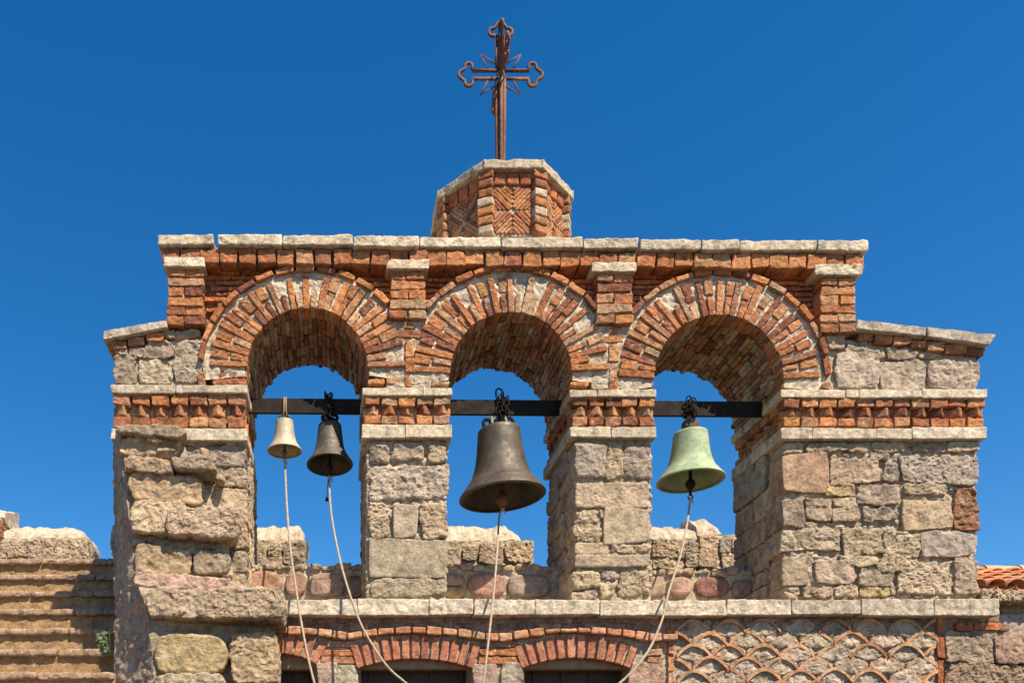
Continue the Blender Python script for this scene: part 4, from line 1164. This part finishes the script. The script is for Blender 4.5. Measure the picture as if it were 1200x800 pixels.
# weed growing where the steps meet the pier
wd = thing('weed', 'small leafy weed growing from the steps against the left pier', 'plant', (X(122, .2), .05, Z(764, .1)))
base = np.array([X(129, .0), .04, Z(768, .0)])
M1, M2 = MB(), MB()
for k in range(22):
    a = RNG.uniform(math.pi * .55, math.pi * 1.35); up = RNG.uniform(.01, .15); out = RNG.uniform(.005, .065)
    tip = base + np.array([math.cos(a) * out, -abs(math.sin(a)) * out * .5 - .015, up])
    if k % 3 == 0: tube(M1, [base, (base + tip) / 2 + (0, 0, .01), tip], [.0025, .002, .0012], 5)
    ln, wdth = RNG.uniform(.025, .05), RNG.uniform(.010, .017)
    d = np.array([math.cos(a), RNG.uniform(-.6, .1), RNG.uniform(-.5, .6)]); d /= np.linalg.norm(d)
    sd = np.cross(d, (RNG.uniform(-.4, .4), -1, RNG.uniform(-.2, .9))); sd /= np.linalg.norm(sd); nn = np.cross(d, sd)
    V = [tip, tip + d * ln * .45 + sd * wdth + nn * .004, tip + d * ln * .5 - nn * .003, tip + d * ln * .45 - sd * wdth + nn * .004, tip + d * ln]
    M2.add(V, [(0, 1, 2), (0, 2, 3), (1, 4, 2), (2, 4, 3)], (.07, .1, .03))
M1.build('stem', LEAF, wd); M2.build('foliage', LEAF, wd)

# ================================================================== tiled house behind on the right
TY = 3.2
hs = thing('tiled_house', 'house roof of orange barrel tiles showing behind the right pier', 'house', (X(1300, TY), TY + 1, 0))
M = MB()
zr = Z(652, TY); ze = Z(689, TY)
x_e = X(1120, TY)
rbox(M, (x_e + 2.2, TY + 1.6, (ze - .12) / 2), (2.1, 1.3, (ze - .12) / 2), r=.02, amp=.01, res=.2, resy=.2, col=(.55, .47, .37), mat=2)
M.build('wall', MATS, hs)
M = MB()
rowd = .185; ncol = 24; slope = np.array([0, .72, .36]); slope = slope / np.linalg.norm(slope)
Ls = (zr - ze) / slope[2]; 
nrow = 5
for c_ in range(ncol):
    xx = x_e + c_ * rowd
    for rwi in range(nrow):
        s0 = Ls * rwi / nrow - .02; s1 = s0 + Ls / nrow + .05
        for kind in (0, 1):
            V = []
            cxx = xx + (rowd / 2 if kind else 0)
            for s_, rr, lift in ((s0, .088, .035), (s1, .070, .012)):
                pc = np.array([cxx, TY, ze]) + slope * s_
                for t in np.linspace(0, math.pi, 9):
                    if kind == 0: pt_ = pc + np.array([rr * math.cos(t), -.0, 0]) + np.array([0, -.45, .9]) * (rr * .75 * math.sin(t) + lift)
                    else: pt_ = pc + np.array([rr * math.cos(t), 0, 0]) + np.array([0, -.45, .9]) * (-rr * .5 * math.sin(t) + lift)
                    V.append(pt_)
                    V.append(pt_ + np.array([0, .006, -.013]))
            V = np.array(V); F = []
            for t in range(8):
                a, b = t * 2, 18 + t * 2
                F += [(a, a + 2, b + 2, b), (a + 1, b + 1, b + 3, a + 3), (a, a + 1, a + 3, a + 2)]
            M.add(V, F, pick([(.55, .24, .115), (.60, .28, .14), (.50, .20, .09), (.58, .30, .17)], .1), 0)
rbox(M, (x_e + 2.2, TY + .25, ze + .02), (2.2, .32, .012), r=.004, amp=.002, res=.2, col=(.4, .2, .1), axes=[(1, 0, 0), tuple(slope), (0, -slope[2], slope[1])])
rf = M.build('roof', [TILE], hs)
M = MB()
for i in range(12):
    V = []; x0 = x_e - .02 + i * .36
    for xx, rr in ((x0, .095), (x0 + .39, .08)):
        for t in np.linspace(0, math.pi, 9):
            V.append((xx, TY + slope[1] * Ls + rr * math.cos(t), zr + .045 + rr * .75 * math.sin(t) - .02))
    F = [(t, t + 1, 9 + t + 1, 9 + t) for t in range(8)] + [tuple(range(9)), tuple(range(9, 18))[::-1]]
    M.add(V, F, pick([(.58, .30, .16), (.62, .36, .22)], .08), 0)
M.build('ridge', [TILE], rf)

# ================================================================== ground, light, camera
m, nt, b, co = base_mat('courtyard_paving')
v = nt.nodes.new('ShaderNodeTexVoronoi'); v.inputs['Scale'].default_value = 1.6; nt.links.new(co, v.inputs['Vector'])
c = mix(nt, (.11, .083, .056), (.08, .06, .042), ramp(nt, noise(nt, co, 3, 6), [(.35, 0.), (.65, 1.)]))
nt.links.new(c, b.inputs['Base Color']); b.inputs['Roughness'].default_value = .9
nt.links.new(bump(nt, b, noise(nt, co, 20, 5), .01, .6), b.inputs['Normal'])
M = MB(); M.add([(-300, -300, 0), (300, -300, 0), (300, 300, 0), (-300, 300, 0)], [(0, 1, 2, 3)], (.4, .33, .26))
tag(M.build('ground', m, None, origin=(0, 0, 0)), 'pale paved courtyard ground', None, None, 'structure')

sd = Vector((.70, -1.0, 1.6)).normalized()                      # towards the sun
elev = math.asin(sd.z)
w = bpy.data.worlds.new('World'); scn.world = w; w.use_nodes = True
nt = w.node_tree; nt.nodes.clear()
out = nt.nodes.new('ShaderNodeOutputWorld'); bg = nt.nodes.new('ShaderNodeBackground'); sk = nt.nodes.new('ShaderNodeTexSky')
sk.sky_type = 'NISHITA'; sk.sun_disc = False; sk.sun_elevation = elev; sk.sun_rotation = math.atan2(sd.x, sd.y)
sk.altitude = 800; sk.air_density = 1.0; sk.dust_density = .1; sk.ozone_density = 3.0
hs_ = nt.nodes.new('ShaderNodeHueSaturation'); hs_.inputs['Saturation'].default_value = 1.365; hs_.inputs['Value'].default_value = 1.
nt.links.new(sk.outputs[0], hs_.inputs['Color'])
nt.links.new(hs_.outputs[0], bg.inputs[0]); bg.inputs[1].default_value = .092
nt.links.new(bg.outputs[0], out.inputs[0])
ld = bpy.data.lights.new('sun', 'SUN'); ld.energy = 5.0; ld.angle = math.radians(.5); ld.color = (1, .87, .68)
lo = bpy.data.objects.new('sun', ld); COL.objects.link(lo); lo.rotation_euler = (-sd).to_track_quat('-Z', 'Y').to_euler(); lo.location = sd * 30

cd = bpy.data.cameras.new('camera'); cam = bpy.data.objects.new('camera', cd); COL.objects.link(cam)
cam.location = (0, -DIST, EYE); cam.rotation_euler = (math.pi / 2, 0, 0)
cd.sensor_fit = 'HORIZONTAL'; cd.sensor_width = 36; cd.lens = 36 * (DIST / S) / 1200
cd.shift_x = (600 - VX) / 1200; cd.shift_y = (VY - 400) / 1200
cd.clip_start = .1; cd.clip_end = 1000
scn.camera = cam
scn.view_settings.view_transform = 'Standard'; scn.view_settings.look = 'None'
scn.view_settings.exposure = .85; scn.view_settings.gamma = 1
scn.view_settings.use_curve_mapping = False
scn.cycles.max_bounces = 6; scn.cycles.diffuse_bounces = 4; scn.cycles.use_denoising = True
